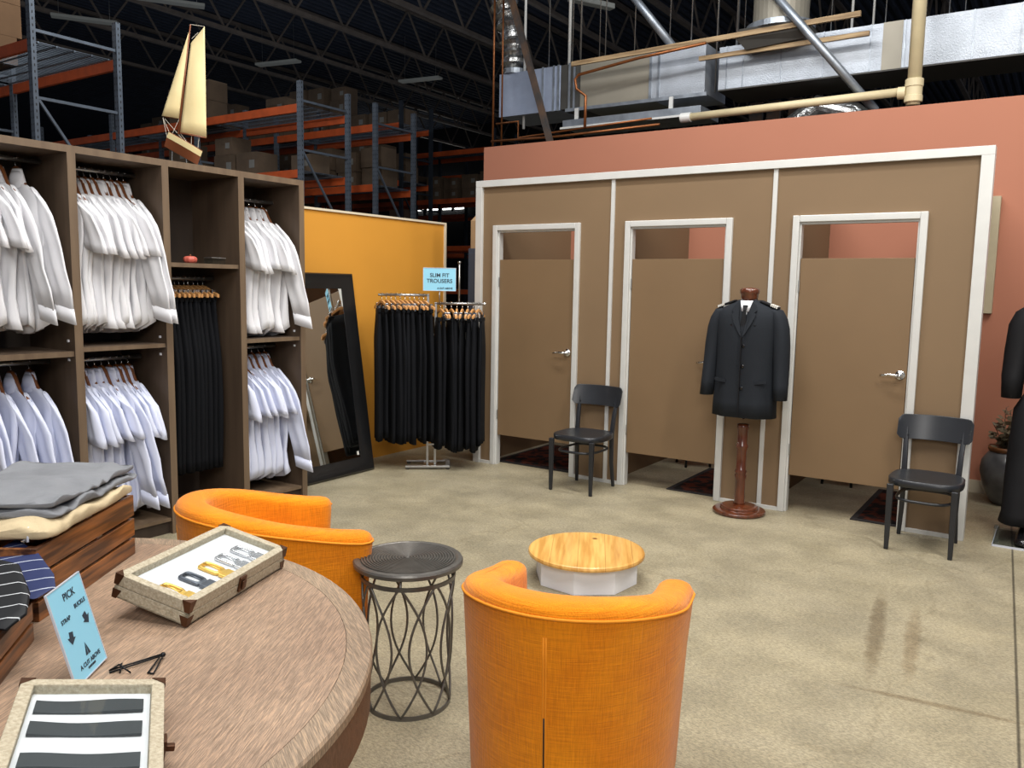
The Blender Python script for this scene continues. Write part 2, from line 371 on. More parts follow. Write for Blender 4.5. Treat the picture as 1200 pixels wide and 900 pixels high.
def tag(o, label=None, cat=None, group=None, kind=None):
    if label: o['label'] = label
    if cat: o['category'] = cat
    if group: o['group'] = group
    if kind: o['kind'] = kind
    return o
def thing(name, loc, label, cat, group=None, rz=0):
    o = bpy.data.objects.new(name, None); C.objects.link(o); o.location = loc; o.rotation_euler = (0,0,rz)
    return tag(o, label, cat, group)
def struct(o): o['kind'] = 'structure'; return o
kids = {}
def copy_tree(o, loc=None, rz=None, label=None, group=None, parent=None):
    c = o.copy(); C.objects.link(c)
    if parent is not None: c.parent = parent
    for ch in list(o.children): copy_tree(ch, parent=c)
    if loc is not None: c.location = loc
    if rz is not None: c.rotation_euler = (0,0,rz)
    if label: c['label'] = label
    if group: c['group'] = group
    return c
def text(s, size, loc, rot, parent, m='ink', name='lettering', ext=.0004, bold=0, align='CENTER'):
    cu = bpy.data.curves.new(name, 'FONT'); cu.body = s; cu.size = size; cu.extrude = ext; cu.align_x = align; cu.align_y = 'CENTER'; cu.offset = bold
    o = bpy.data.objects.new(name, cu); C.objects.link(o); o.location = loc; o.rotation_euler = rot; o.parent = parent
    dg = bpy.context.evaluated_depsgraph_get(); dg.update()
    me = bpy.data.meshes.new_from_object(o.evaluated_get(dg)); bpy.data.objects.remove(o)
    o = bpy.data.objects.new(name, me); C.objects.link(o); o.location = loc; o.rotation_euler = rot; o.parent = parent
    me.materials.clear(); me.materials.append(M[m]); return o

# ------------------------------------------------------------------ camera
cam = bpy.data.cameras.new('camera'); co = bpy.data.objects.new('camera', cam); C.objects.link(co)
yaw, pit, rol = map(math.radians, (-33.745, -6.722, .998))
fw = Vector((sin(yaw)*cos(pit), cos(yaw)*cos(pit), sin(pit))); rt = fw.cross(Vector((0,0,1))).normalized(); up = rt.cross(fw)
r2 = rt*cos(rol)+up*sin(rol); u2 = -rt*sin(rol)+up*cos(rol)
mt = Matrix((r2, u2, -fw)).transposed().to_4x4(); mt.translation = (0,0,1.56); co.matrix_world = mt
cam.sensor_width = 36; cam.lens = 965/1200*36; cam.clip_start = .05; cam.clip_end = 200
bpy.context.scene.camera = co

# ------------------------------------------------------------------ setting
struct(MB().box(-45, 5, -4, 38, -.2, 0).build('floor', 'floor'))
struct(MB().box(-5.36, 3.2, 7.4, 7.52, 0, 3.05).build('wall_back', 'pink'))
struct(MB().box(-5.2, -5.1, 2.6, 6.39, .11, 2.15).build('wall_left', 'yellow'))
struct(MB().box(-5.215, -5.085, 2.6, 6.415, 2.15, 2.168).box(-5.215, -5.085, 6.39, 6.415, 0, 2.15).build('trim_1', 'cap'))
struct(MB().box(-5.19, -5.104, 2.6, 6.39, 0, .11).build('baseboard_left', 'yellow'))
struct(MB().box(-.6, 3.2, 7.385, 7.4, 0, .1).box(-4.2, -.65, 7.385, 7.4, 0, .1).build('baseboard_back', 'basebd'))
struct(MB().box(-45, 5, 37.8, 38, 0, 9).build('wall_far', 'dark'))
struct(MB().box(-45, -44.8, -4, 38, 0, 9).build('wall_side', 'dark'))
# corrugated ceiling deck
b = MB(); n = 0; pts = []
x = -45.0
while x < 5:
    pts += [(x, 8.6), (x+.09, 8.6), (x+.12, 8.66), (x+.21, 8.66)]; x += .24
b.loft([[(px, -4, pz) for px, pz in pts], [(px, 38, pz) for px, pz in pts]], closed=False)
struct(b.build('ceiling', 'ceil'))
# open-web joists running along Y
for i, X in enumerate((-7.6, -9.8, -12.2, -14.6, -17.0, -19.4, -22.0, -5.2, -3.0)):
    b = MB()
    b.box(X-.06, X+.06, 2, 37.8, 7.45, 7.53); b.box(X-.06, X+.06, 2, 37.8, 8.5, 8.58)
    y = 2.5
    while y < 36:
        b.bar((X, y, 7.5), (X, y+.75, 8.54), .04, .04, (1,0,0)); b.bar((X, y+.75, 8.54), (X, y+1.5, 7.5), .04, .04, (1,0,0)); y += 1.5
    o = b.build('ceiling_joist', 'joist'); o.name = 'trim_%d' % (20+i); struct(o)
# daylight at the far dock opening
w = MB().box(-25.6, -22.8, 29.9, 30.0, 5.0, 6.1).build('window_1', 'dock'); struct(w)
for X in (-24.9, -24.0, -23.3): MB().box(X-.06, X+.06, 29.8, 29.9, 4.9, 6.2).build('window_bar', 'dark', w)
struct(MB().box(-34, -14, 30.0, 30.2, 0, 8.6).build('wall_end', 'dark'))
# booth front
Yf = 5.875
D = [(-4.09,-3.33), (-2.84,-2.08), (-1.565,-.815)]
b = MB(); xs = -4.29
for a, c in D:
    b.box(xs, a, Yf, Yf+.05, .01, 2.43); b.box(a, c, Yf, Yf+.05, 2.035, 2.43); xs = c
b.box(xs, -.46, Yf, Yf+.05, .01, 2.43)
struct(b.build('wall_front', 'booth'))
for i, (X, y1) in enumerate(((-4.27,7.4), (-3.0,7.4), (-1.74,7.4), (-.62,7.4))):
    nm = ('wall_booth_left', 'wall_partition_left', 'wall_partition_right', 'wall_booth_right')[i]
    struct(MB().box(X-.02, X+.02, Yf+.051, y1, .0 if i else 0, 2.43).build(nm, 'booth'))
struct(MB().box(-4.315, -.43, Yf-.03, Yf+.06, 2.405, 2.46).build('trim_2', 'white_metal', bevel=.002))
struct(MB().box(-4.315, -4.25, Yf-.03, Yf+.06, 0, 2.405).build('trim_3', 'white_metal', bevel=.002))
struct(MB().box(-.502, -.43, Yf-.03, Yf+.06, 0, 2.405).build('trim_4', 'white_metal', bevel=.002))
struct(MB().box(-3.015, -2.985, Yf-.014, Yf, .025, 2.405).build('trim_5', 'white_metal'))
struct(MB().box(-1.76, -1.73, Yf-.014, Yf, .025, 2.405).build('trim_6', 'white_metal'))
for i, (a, c) in enumerate(((-4.25,-4.135), (-3.285,-2.885), (-2.035,-1.61), (-.77,-.502))):
    struct(MB().box(a, c, Yf-.02, Yf+.05, 0, .025).build('trim_%d' % (7+i), 'white_metal'))
for i, (a, c) in enumerate(D):
    b = MB(); f = .045
    b.box(a-f, a, Yf-.025, Yf+.06, 0, 2.035+f); b.box(c, c+f, Yf-.025, Yf+.06, 0, 2.035+f); b.box(a, c, Yf-.025, Yf+.06, 2.035, 2.035+f)
    struct(b.build('trim_%d' % (11+i), 'white_metal', bevel=.004))
    b = MB(); b.box(a, a+.012, Yf+.0, Yf+.055, .0, 2.035); b.box(c-.012, c, Yf, Yf+.055, 0, 2.035); b.box(a+.012, c-.012, Yf, Yf+.055, 2.02, 2.035)
    struct(b.build('trim_%d' % (14+i), 'white_metal'))
    d = MB().box(a+.016, c-.016, Yf+.005, Yf+.04, .268, 1.79).build('door_%d' % (i+1), 'door', bevel=.002); struct(d)
    hx = c-.055
    h = MB().lathe([(.0,.0),(.03,.0),(.032,.004),(.028,.009),(.012,.012),(.011,.045),(.0,.046)][1:], 20)
    h.xf(Matrix.Translation((hx, Yf+.005, 1.03)) @ Matrix.Rotation(PI/2, 4, 'X'))
    ho = h.build('handle', 'chrome', d, smooth=True)
    MB().tube([(hx, Yf-.045, 1.03), (hx-.02, Yf-.052, 1.03), (hx-.06, Yf-.05, 1.033), (hx-.1, Yf-.045, 1.026), (hx-.115, Yf-.036, 1.024)], [.011,.011,.009,.008,.007], 10).build('lever', 'chrome', ho, smooth=True)
    for zz in (.45, 1.6): MB().tube([(a+.014, Yf, zz-.04), (a+.014, Yf, zz+.04)], .006, 8).build('hinge', 'steel', d)
# beige board fixed to the back wall beside the booths
tag(MB().box(-.535, -.476, 7.34, 7.398, 1.42, 2.31).build('wall_panel', 'board', bevel=.003), 'tall narrow beige board on the salmon wall beside the right booth post', 'wall panel')

# rugs and stools inside the booths
def rug(name, x0, x1, y0, y1, label):
    t = thing(name, ((x0+x1)/2, (y0+y1)/2, 0), label, 'rug', 'dark red rugs in the fitting booths')
    hx, hy = (x1-x0)/2, (y1-y0)/2
    MB().box(-hx, hx, -hy, hy, 0.0005, .008).build('border', 'rug_edge', t); MB().box(-hx+.04, hx-.04, -hy+.04, hy-.04, .008, .011).build('pile', 'rug', t)
rug('patterned_rug', -4.18, -3.2, 5.98, 6.95, 'dark red patterned rug under the leftmost booth door')
rug('patterned_rug', -2.5, -1.8, 5.95, 6.9, 'dark red patterned rug under the middle booth door')
rug('patterned_rug', -1.13, -.7, 5.93, 7.0, 'dark red patterned rug under the right booth door, behind the chair')
def stool(x, y, rz, label):
    t = thing('booth_stool', (x, y, 0), label, 'stool', rz=rz)
    MB().lathe([(.02,.42),(.16,.42),(.17,.43),(.17,.445),(.16,.455)], 24).build('seat', 'chair', t, smooth=False)
    for k in range(4):
        a = PI/4+k*PI/2
        MB().tube([(.16*cos(a), .16*sin(a), 0), (.12*cos(a), .12*sin(a), .425)], .012, 8).build('leg', 'chair', t, smooth=True)
stool(-2.68, 6.97, .75, 'black stool whose feet show under the middle booth door')
stool(-1.44, 7.04, 0, 'black stool whose feet show under the right booth door')

# ------------------------------------------------------------------ wardrobe shelving
XF, XB = -4.5, -5.0
divs = [(1.86,1.908),(2.415,2.461),(2.972,3.016),(3.515,3.56),(4.025,4.07)]
t = thing('clothing_shelf_unit', (0,0,0), 'tall taupe open shelving unit of four bays filled with white shirts', 'shelving')
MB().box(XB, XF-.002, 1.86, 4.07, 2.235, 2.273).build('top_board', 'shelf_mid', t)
MB().box(XF-.002, XF, 1.86, 4.07, 2.235, 2.273).build('lit_edge', 'shelf', t)  # thin front strip carries the lit edge tone over the darkened boards
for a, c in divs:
    d = MB().box(XB, XF-.002, a, c, 0, 2.235).build('divider', 'shelf_mid', t); MB().box(XF-.002, XF, a, c, 0, 2.235).build('lit_edge', 'shelf', d)
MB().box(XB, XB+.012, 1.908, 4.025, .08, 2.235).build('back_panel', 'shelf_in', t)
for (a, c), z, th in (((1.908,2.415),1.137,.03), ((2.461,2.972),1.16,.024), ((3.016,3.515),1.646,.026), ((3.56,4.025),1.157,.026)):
    d = MB().box(XB+.012, XF-.014, a+.001, c-.001, z, z+th).build('shelf_board', 'shelf_mid', t); MB().box(XF-.014, XF-.012, a+.001, c-.001, z, z+th).build('lit_edge', 'shelf', d)
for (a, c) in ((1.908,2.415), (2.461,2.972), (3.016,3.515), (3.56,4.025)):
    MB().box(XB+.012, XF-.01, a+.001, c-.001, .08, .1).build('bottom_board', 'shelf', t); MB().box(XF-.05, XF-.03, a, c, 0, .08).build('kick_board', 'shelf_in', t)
RX = -4.78
rods = [(1.908,2.415,2.2),(2.461,2.972,2.19),(3.56,4.025,2.125),(1.908,2.415,1.095),(2.461,2.972,1.09),(3.56,4.025,1.105),(3.016,3.515,1.578)]
for a, c, z in rods:
    MB().tube([(RX, a, z), (RX, c, z)], .0125, 12).build('hanging_rail', 'steel', t, smooth=True)
for y in (2.414, 2.971):
    for z in (1.215, 1.11): MB().box(-4.57, -4.555, y-.006, y, z, z+.014).build('shelf_pin', 'white_lam', t)
for z in (1.215, 1.11): MB().box(-4.57, -4.555, 4.018, 4.024, z, z+.014).build('shelf_pin', 'white_lam', t)

# shirts --------------------------------------------------------
def torso_bm(seed, ln=.80, wd=1.0):
    rnd = random.Random(seed); ph = [rnd.uniform(0, 6.28) for _ in range(8)]
    rows = [(0,.05,.022),(-.012,.066,.024),(-.035,.11,.022),(-.068,.165,.02),(-.098,.2,.018),(-.13,.215,.017),(-.18,.215,.018),(-.26,.208,.023),(-.38,.2,.025),(-.5,.203,.027),(-.62,.212,.028),(-.72,.22,.029),(-ln,.224,.03)]
    n = 44; R = []
    for z, hw, ht in rows:
        ring = []
        amp = .022*min(1, max(0, (-z-.06)/.35))
        for j in range(n):
            a = 2*PI*j/n; cx = cos(a); sy = sin(a)
            x = hw*wd*math.copysign(abs(cx)**.85, cx); y = ht*math.copysign(abs(sy)**.7, sy)
            y += amp*(sin(x*38+ph[0]+z*3)*.5+sin(x*67+ph[1]-z*6)*.4+sin(x*115+ph[4]+z*9)*.22)
            x += amp*.5*sin(z*14+ph[2])*(1 if cx > 0 else -.4)
            zz = z + (0.02*sin(a*2+ph[3])*(1 if z < -.7 else 0)) + (.03*abs(cx)**3 if z <= -ln+.001 else 0)
            ring.append((x, y, zz))
        R.append(ring)
    return MB().loft(R, True, False, False)
def sleeve_bm(seed, side, long_, lean):
    rnd = random.Random(seed*3+side); p1, p2 = rnd.uniform(0,6), rnd.uniform(0,6)
    if long_: P = [(.15,-.055,.03,.014),(.185,-.09,.05,.013),(.21,-.145,.07,.012),(.232,-.23,.078,.012),(.256,-.34,.079,.012),(.28,-.45,.078,.011),(.304,-.56,.075,.011),(.328,-.67,.072,.011)]
    else: P = [(.15,-.055,.03,.014),(.185,-.09,.05,.014),(.21,-.14,.07,.014),(.222,-.19,.08,.016),(.23,-.24,.086,.02),(.237,-.29,.09,.024),(.243,-.335,.094,.03)]
    kl = rnd.uniform(.9, 1.14) if not long_ else 1; kw = rnd.uniform(.9, 1.12) if not long_ else 1.06
    P = [(x, -.055+(z+.055)*kl, a*kw, tk) for x, z, a, tk in P]
    R = []; n = 24
    L = P[-1][1]
    for i, (x, z, a, tk) in enumerate(P):
        f = (z+.045)/(L+.045)
        ang = .75*(1-min(1, f*3.2))+.22          # tilt of the section from horizontal
        ring = []
        for j in range(n):
            q = 2*PI*j/n
            lx = a*cos(q); ly = tk*math.copysign(abs(sin(q))**.6, sin(q)) + .014*sin(PI*min(1,f))**.7*f*sin(lx*70+p1+z*9)+.004*sin(z*26+p2)*sin(PI*f)
            ring.append((side*min(x+lx*cos(ang*.5), 9 if side > 0 else .2+.01*f), ly+lean*f, z-lx*sin(ang)+.004*sin(q*3+p2)*f))
        R.append(ring)
    return MB().loft(R, True, False, False)
def collar_bm():
    R = []; n = 24
    for r, z, tip in ((1.1,-.018,0),(.95,.03,0),(.62,.072,0),(.72,.062,.0),(1.28,-.006,.026)):
        R.append([(.056*r*cos(2*PI*j/n), .025*r*sin(2*PI*j/n)-.012*(r-1), z-tip*max(0, -sin(2*PI*j/n))*1.6) for j in range(n)])
    return MB().loft(R, True, False, False)
def shirt(seed, long_, lean, m):
    t = thing('dress_shirt', (0,0,0), 'x', 'shirt')
    torso_bm(seed).build('torso', m, t, smooth=True, solid=.0015)
    for sd in (1, -1):
        s = sleeve_bm(seed, sd, long_, lean if sd == 1 else lean*.2).build('sleeve', m, t, smooth=True, solid=.0015)
        if long_:
            R = []
            for x, z, a, tk in ((.327,-.662,.0775,.0118),(.343,-.745,.079,.0118)):
                R.append([(sd*min(x+a*cos(2*PI*j/20), 9 if sd > 0 else .212), (lean if sd == 1 else lean*.2)*1.0+tk*math.copysign(abs(sin(2*PI*j/20))**.8, sin(2*PI*j/20)), z-.0150*cos(2*PI*j/20)) for j in range(20)])
            MB().loft(R, True, False, False).build('cuff', m, s, smooth=True, solid=.002)
    collar_bm().build('collar', m, t, smooth=True, solid=.0015)
    return t
protos = {}
for m in ('white_cloth', 'white_cloth2'):
    for lg in (0, 1):
        for k in range(3): protos[(m, lg, k)] = [shirt(k*7+lg*3+1+(20 if m[-1] == '2' else 0), lg, .015+.02*k, m), False]
def hanger_proto():
    t = thing('clothes_hanger', (0,0,0), 'x', 'hanger')
    b = MB(); R = []
    for i in range(15):
        x = -.15+.30*i/14; ax = abs(x); zt = .088-(ax/.042)**2*.03 if ax < .042 else .058-(ax-.042)*2.0 if ax < .08 else -.0165-(ax-.08)*.62; zb = zt-.016-.05*max(0, 1-ax/.06)
        R.append([(x,-.008,zb),(x,.008,zb),(x,.009,zt-.006),(x,0,zt),(x,-.009,zt-.006)])
    b.loft(R).build('shoulder_bar', 'hanger_wood', t, smooth=True)
    P = [(0,0,.045),(0,0,.082)]+[(.018-.018*cos(a)+0.0, 0, .103+.018*sin(a)+.0) for a in [k*PI/7-.9 for k in range(9)]]
    P = [(0,0,.045),(0,0,.09)]+[(.0165*cos(a), 0, .116+.0165*sin(a)) for a in [-PI*.75+PI*2*k/14 - PI*.0 for k in range(0,1)]]
    P = [(0,0,.075),(-.002,0,.095)]+[(-.0165*cos(a), 0, .12+.0165*sin(a)) for a in [-1.0+k*.42 for k in range(10)]]
    MB().tube(P, .0034, 6).build('hook', 'chrome', t, smooth=True)
    return t
hang = [hanger_proto(), False]
def place(proto, loc, rz, label, group):
    if not proto[1]:
        proto[1] = True; o = proto[0]; o.location = loc; o.rotation_euler = (0,0,rz); o['label'] = label; o['group'] = group; return o
    return copy_tree(proto[0], loc, rz, label, group)
HZ = .122
def row(ys, zr, pattern, m, bay, rz0=.0):
    n = len(ys)
    for i, y in enumerate(ys):
        lg = pattern[i] == 'L'
        if i == n-1: lab = 'white %s-sleeved shirt rightmost on the %s' % ('long' if lg else 'short', bay)
        elif lg: lab = 'long-sleeved white shirt on the %s' % bay
        else: lab = 'short-sleeved white shirt on the %s' % bay
        rz = rz0+.06+random.uniform(-.07, .07)+(.05 if lg and i >= n-2 else 0)
        place(protos[(m, int(lg), random.randrange(3) if not (lg and i == n-1) else 0)], (RX+random.uniform(-.008, .008), y, zr-HZ), rz, lab, 'white shirts on the '+bay)
        place(hang, (RX, y, zr-HZ), rz, 'wooden hanger with chrome hook on the %s' % bay, 'hangers on the '+bay)
def lsp(a, b, n): return [a+(b-a)*i/(n-1)+random.uniform(-.004,.004) for i in range(n)]
row([1.95,2.01,2.08,2.15,2.20,2.285], 2.2, 'SSSSLL', 'white_cloth', 'upper rail of the leftmost bay')
row(lsp(2.505,2.90,11), 2.19, 'SSSSSSSSSLL', 'white_cloth', 'upper rail of the second bay from left')
row(lsp(3.6,3.93,7), 2.125, 'SSSSSSL', 'white_cloth', 'upper rail of the rightmost bay')
row([1.95,2.03,2.12,2.205,2.30], 1.095, 'LLLLL', 'white_cloth2', 'lower rail of the leftmost bay')
row(lsp(2.505,2.89,10), 1.09, 'SSSSSLLSSS', 'white_cloth2', 'lower rail of the second bay from left')
row(lsp(3.6,3.93,7), 1.105, 'SSSSSSL', 'white_cloth2', 'lower rail of the rightmost bay')
for k, v in protos.items():
    if not v[1]:
        for ch in list(v[0].children_recursive): bpy.data.objects.remove(ch)
        bpy.data.objects.remove(v[0])

# trousers: drape hangs in the local XZ plane, thin along Y
def trouser(seed, ln, hw0=.12, hw1=.15, thick=.022):
    rnd = random.Random(seed); ph = [rnd.uniform(0, 6.28) for _ in range(6)]
    R = []; n = 28
    for i in range(15):
        f = i/14; z = -ln*f; hw = hw0+(hw1-hw0)*min(1, f*3)-.02*max(0, f-.5); th = thick*(.55+.45*min(1, f*5))
        ring = []
        for j in range(n):
            a = 2*PI*j/n
            x = hw*math.copysign(abs(cos(a))**.8, cos(a)); y = th*math.copysign(abs(sin(a))**.55, sin(a))
            y += .006*sin(x*50+ph[0]+z*1.5)*min(1, f*4)+.006*sin(z*4+ph[1])*f; x += .006*sin(z*7+ph[2])
            ring.append((x, y, z+(.012*sin(a+ph[3]) if i == 14 else 0)))
        R.append(ring)
    return MB().loft(R)
def trouser_pair(seed, ln, **k):
    t = thing('trousers', (0,0,0), 'x', 'trousers')
    trouser(seed, ln, **k).build('leg_cloth', 'navy', t, smooth=True)
    MB().box(-.122, .122, -.013, .013, -.03, .003).build('waistband', 'navy', t, bevel=.004)
    return t
def clip_hanger(m):
    t = thing('clip_hanger', (0,0,0), 'x', 'hanger')
    MB().loft([[(x,-.009,z-.012),(x,.009,z-.012),(x,.009,z+.012),(x,-.009,z+.012)] for x, z in ((-.155,.012),(-.1,.03),(-.03,.062),(0,.068),(.03,.062),(.1,.03),(.155,.012))]).build('bar', m, t, bevel=.003)
    for s in (-1, 1): MB().box(s*.1-.012, s*.1+.012, -.014, .014, -.012, .052).build('clip', 'chrome', t, bevel=.003)
    P = [(0,0,.075),(-.002,0,.095)]+[(-.0165*cos(a), 0, .12+.0165*sin(a)) for a in [-1.0+k*.42 for k in range(10)]]
    MB().tube(P, .0034, 6).build('hook', 'chrome', t, smooth=True)
    return t
tp = [[trouser_pair(s, 1.14, hw1=.165), False] for s in (1, 2)]
chg = [clip_hanger('hanger_light'), False]
for i, y in enumerate(lsp(3.05, 3.43, 12)):
    lab = 'navy trousers at the %s end of the rail in the third shelving bay' % ('left' if i == 0 else 'right') if i in (0, 11) else 'navy trousers hung within the row in the third shelving bay'
    rz = random.uniform(-.06, .06)
    place(tp[i % 2], (RX, y, 1.578-.12), rz, lab, 'navy trousers in the third shelving bay')
    place(chg, (RX, y, 1.578-HZ), rz, 'pale clip hanger holding navy trousers in the third shelving bay', 'clip hangers in the third shelving bay')

# pincushion and clear box on the display shelf of bay three
t = thing('ceramic_pumpkin', (-4.56, 3.19, 1.672), 'small coral ribbed pot on the shelf above the hanging trousers', 'ornament')
b = MB(); R = []
for z, r in ((0,.02),(.003,.03),(.012,.038),(.026,.04),(.036,.036),(.043,.024),(.044,.01)):
    R.append([(r*(1+.07*cos(8*2*PI*j/32))*cos(2*PI*j/32), r*(1+.07*cos(8*2*PI*j/32))*sin(2*PI*j/32), z) for j in range(32)])
b.loft(R).build('body', 'pin_red', t, smooth=True); MB().tube([(0,0,.042),(.004,0,.054)], .005, 8).build('stem', 'hanger_wood', t, smooth=True)
t = thing('clear_box', (-4.56, 3.37, 1.672), 'small low clear box on the shelf beside the coral pot', 'box')
MB().box(-.04, .04, -.05, .05, 0, .004).box(-.04, .04, -.05, -.047, 0, .036).box(-.04, .04, .047, .05, 0, .036).box(-.04, -.037, -.05, .05, 0, .036).box(.037, .04, -.05, .05, 0, .036).build('tray', 'acrylic', t)
MB().box(-.042, .042, -.052, .052, .036, .042).build('lid', 'steel', t, bevel=.001)

# ------------------------------------------------------------------ model sailboat on the shelving
vr = Vector((cos(math.radians(40)), sin(math.radians(40)), 0))
t = thing('model_sailboat', (-4.672, 3.25, 2.274), 'model sailing yacht with cream sails standing on top of the shelving', 'model boat', rz=math.radians(46))
k = 1/181.0
def bp_(px, py, d=0): return ((px-212)*k, d, (186-py)*k)
# hull: from stern (193,152) to bow (230,172), tilted
A0 = Vector(bp_(194,155)); A1 = Vector(bp_(229,174))
def hull(z0, z1, w0, w1, name, m, wmul=1):
    R = []; n = 13
    for i in range(n):
        f = i/(n-1); c = A0.lerp(A1, f); hw = .05*wmul*(sin(PI*min(1, .12+f*.88))**.6+.02)
        up_ = Vector((.35,0,.94))
        R.append([c+up_*z0+Vector((0,-hw*w0,0)), c+up_*z1+Vector((0,-hw*w1,0)), c+up_*z1+Vector((0,hw*w1,0)), c+up_*z0+Vector((0,hw*w0,0))])
    return MB().loft(R).build(name, m, t, bevel=.002)
hull(0, .035, .85, 1.0, 'hull', 'hull_cream'); hull(-.055, 0, .15, .82, 'keel', 'hull_brown')
hull(.035, .04, .9, .9, 'deck', 'hull_brown', .8)
MB().tube([bp_(206,150), bp_(222,30)], [.007,.004], 8).build('mast', 'hull_brown', t, smooth=True)
MB().tube([bp_(190,131,.01), bp_(208,133,.01)], .004, 6).tube([bp_(208,149,-.01), bp_(236,153,-.01)], .004, 6).build('boom', 'hull_brown', t, smooth=True)
def sail(P, dep, name):
    # P: four corners (a bottom-left, b bottom-right, c top-right, d top-left)
    a, b_, c, d = [Vector(p) for p in P]; n = 8; R = []
    for i in range(n+1):
        f = i/n; l = a.lerp(d, f); r = b_.lerp(c, f)
        R.append([l.lerp(r, j/n)+Vector((0, dep*sin(PI*j/n)*sin(PI*min(1, f+.15)), 0)) for j in range(n+1)])
    MB().loft(R, closed=False).build(name, 'sail', t, smooth=True, solid=.002)
sail([bp_(189,131), bp_(207,133), bp_(221,38), bp_(220.5,37)], -.012, 'mainsail')
sail([bp_(208,148), bp_(236,152), bp_(237,31), bp_(222,50)], -.02, 'foresail')
b = MB()
for p, q in (((222,30),(237,31)),((223,45),(230,38)),((190,133),(194,155)),((190,133),(200,158)),((207,134),(198,153)),((208,149),(216,160)),((220,151),(219,166)),((228,152),(226,168)),((192,134),(214,160))):
    b.tube([bp_(*p), bp_(*q)], .0015, 5)
b.build('rigging', 'string', t)
MB().tube([bp_(199,163), bp_(198,186)], .003, 6).tube([bp_(213,168), bp_(214,186)], .003, 6).build('display_stand', 'steel', t)
MB().box(-.09, .03, -.03, .03, 0, .005).build('stand_base', 'acrylic', t)

# ------------------------------------------------------------------ leaning mirror
t = thing('floor_mirror', (-4.81, 4.63, 0), 'large black framed mirror leaning on the ochre wall beside the shelving', 'mirror')
lean = math.atan2(.25, 1.64)
Mx = Matrix.Rotation(-lean, 4, 'Y')
hw, Hm, fr = .43, 1.66, .125
def molding(name, poly_list):
    b = MB()
    prof = [(0,.0),(0,.04),(.012,.052),(.05,.045),(.09,.03),(.118,.02),(fr,.02),(fr,0)]   # inset, height
    R = []
    corners = [(-hw,0),(hw,0),(hw,Hm),(-hw,Hm)]; inw = [(1,1),(-1,1),(-1,-1),(1,-1)]
    for (y, z), (iy, iz) in zip(corners, inw): R.append([(h, y+iy*i, z+iz*i) for i, h in prof])
    R.append(R[0])
    return b.loft(R, True, False, False)
b = molding('f', None); b.xf(Mx); b.build('frame', 'black_frame', t, bevel=.002)
MB().verts([(.018,-hw+fr,fr),(.018,hw-fr,fr),(.018,hw-fr,Hm-fr),(.018,-hw+fr,Hm-fr)], [(0,1,2,3)]).xf(Mx).build('mirror_glass', 'mirror', t)
MB().box(-.004, .0, -hw+.02, hw-.02, .02, Hm-.02).xf(Mx).build('backing', 'black_frame', t)
MB().box(.02, .024, hw-fr-.03, hw-fr-.018, fr+.02, fr+.05).xf(Mx).build('sticker', 'paper', t)

# ------------------------------------------------------------------ trouser rack
e = Vector((.783,.622,0)); vdir = Vector((-.622,.783,0)); P0 = Vector((-4.44,5.40,0))
ang = math.atan2(e.y, e.x)
t = thing('trouser_rack', P0, 'chrome two-arm stand hung with navy trousers by the ochre wall', 'clothes rack', rz=ang)
MB().box(-.21, .17, -.06, -.02, .012, .032).box(.13, .17, -.02, .2, .012, .032).box(-.21, .17, .18, .22, .012, .032).box(-.06, .06, -.02, .2, .012, .02).build('base', 'steel', t, bevel=.003)
for x in (-.19, .15):
    for y in (-.04, .2): MB().lathe([(.018,0),(.018,.012)], 12, (x, y, 0)).build('foot', 'plinth', t)
MB().box(-.035, -.015, -.01, .01, .03, 1.49).build('post', 'steel', t, bevel=.002)
MB().box(.03, .05, -.01, .01, .03, 1.42).build('post', 'steel', t, bevel=.002)
MB().box(-.02, .04, -.008, .008, 1.14, 1.155).box(-.02, .04, -.008, .008, .2, .215).build('link', 'steel', t)
MB().tube([(-.44,0,1.478),(-.015,0,1.478)], .011, 10).build('arm', 'steel', t, smooth=True)
MB().tube([(.035,0,1.412),(.44,0,1.412)], .011, 10).build('arm', 'steel', t, smooth=True)
MB().tube([(.235,.012,1.41),(.235,.012,1.75)], .008, 10).lathe([(.012,1.75),(.012,1.762),(.004,1.768)], 10, (.235,.012,0)).build('upright', 'steel', t, smooth=True)
MB().lathe([(.014,0),(.016,.006),(.016,.02),(.004,.024)], 12).xf(Matrix.Translation((.44,0,1.412)) @ Matrix.Rotation(PI/2, 4, 'Y')).build('end_cap', 'chrome', t, smooth=True)
tr = [[trouser_pair(s, (1.10,1.13,1.08,1.12)[s-5], hw0=.115, hw1=(.165,.18,.15,.17)[s-5], thick=(.026,.018,.022,.03)[s-5]), False] for s in (5, 6, 7, 8)]
ch2 = [clip_hanger('hanger_light'), False]
for side, a0, a1, n, zr in (('left', -.41, -.06, 10, 1.478), ('right', .08, .40, 8, 1.412)):
    for i in range(n):
        a = a0+(a1-a0)*i/(n-1)
        fan = (.5 if side == 'left' else .32-.64*i/(n-1))
        sp = (i/(n-1)-.5)*.12
        p = P0+e*(a+sp*.5); rz = math.atan2(vdir.y, vdir.x)-PI+fan*.5+random.uniform(-.14,.14)
        endl = {0: 'leftmost navy trousers', n-1: 'rightmost navy trousers'}.get(i, 'navy trousers within the row')
        place(tr[(0,2,1,3,1,0,3,2,1,0)[i]], (p.x, p.y, zr-.118), rz, '%s on the %s arm of the chrome rack' % (endl, side), 'navy trousers on the %s arm of the chrome rack' % side)
        p = P0+e*a
        place(ch2, (p.x, p.y, zr-HZ), rz+fan*.6, 'pale wooden clip hanger on the %s arm of the chrome rack' % side, 'clip hangers on the %s arm of the chrome rack' % side)
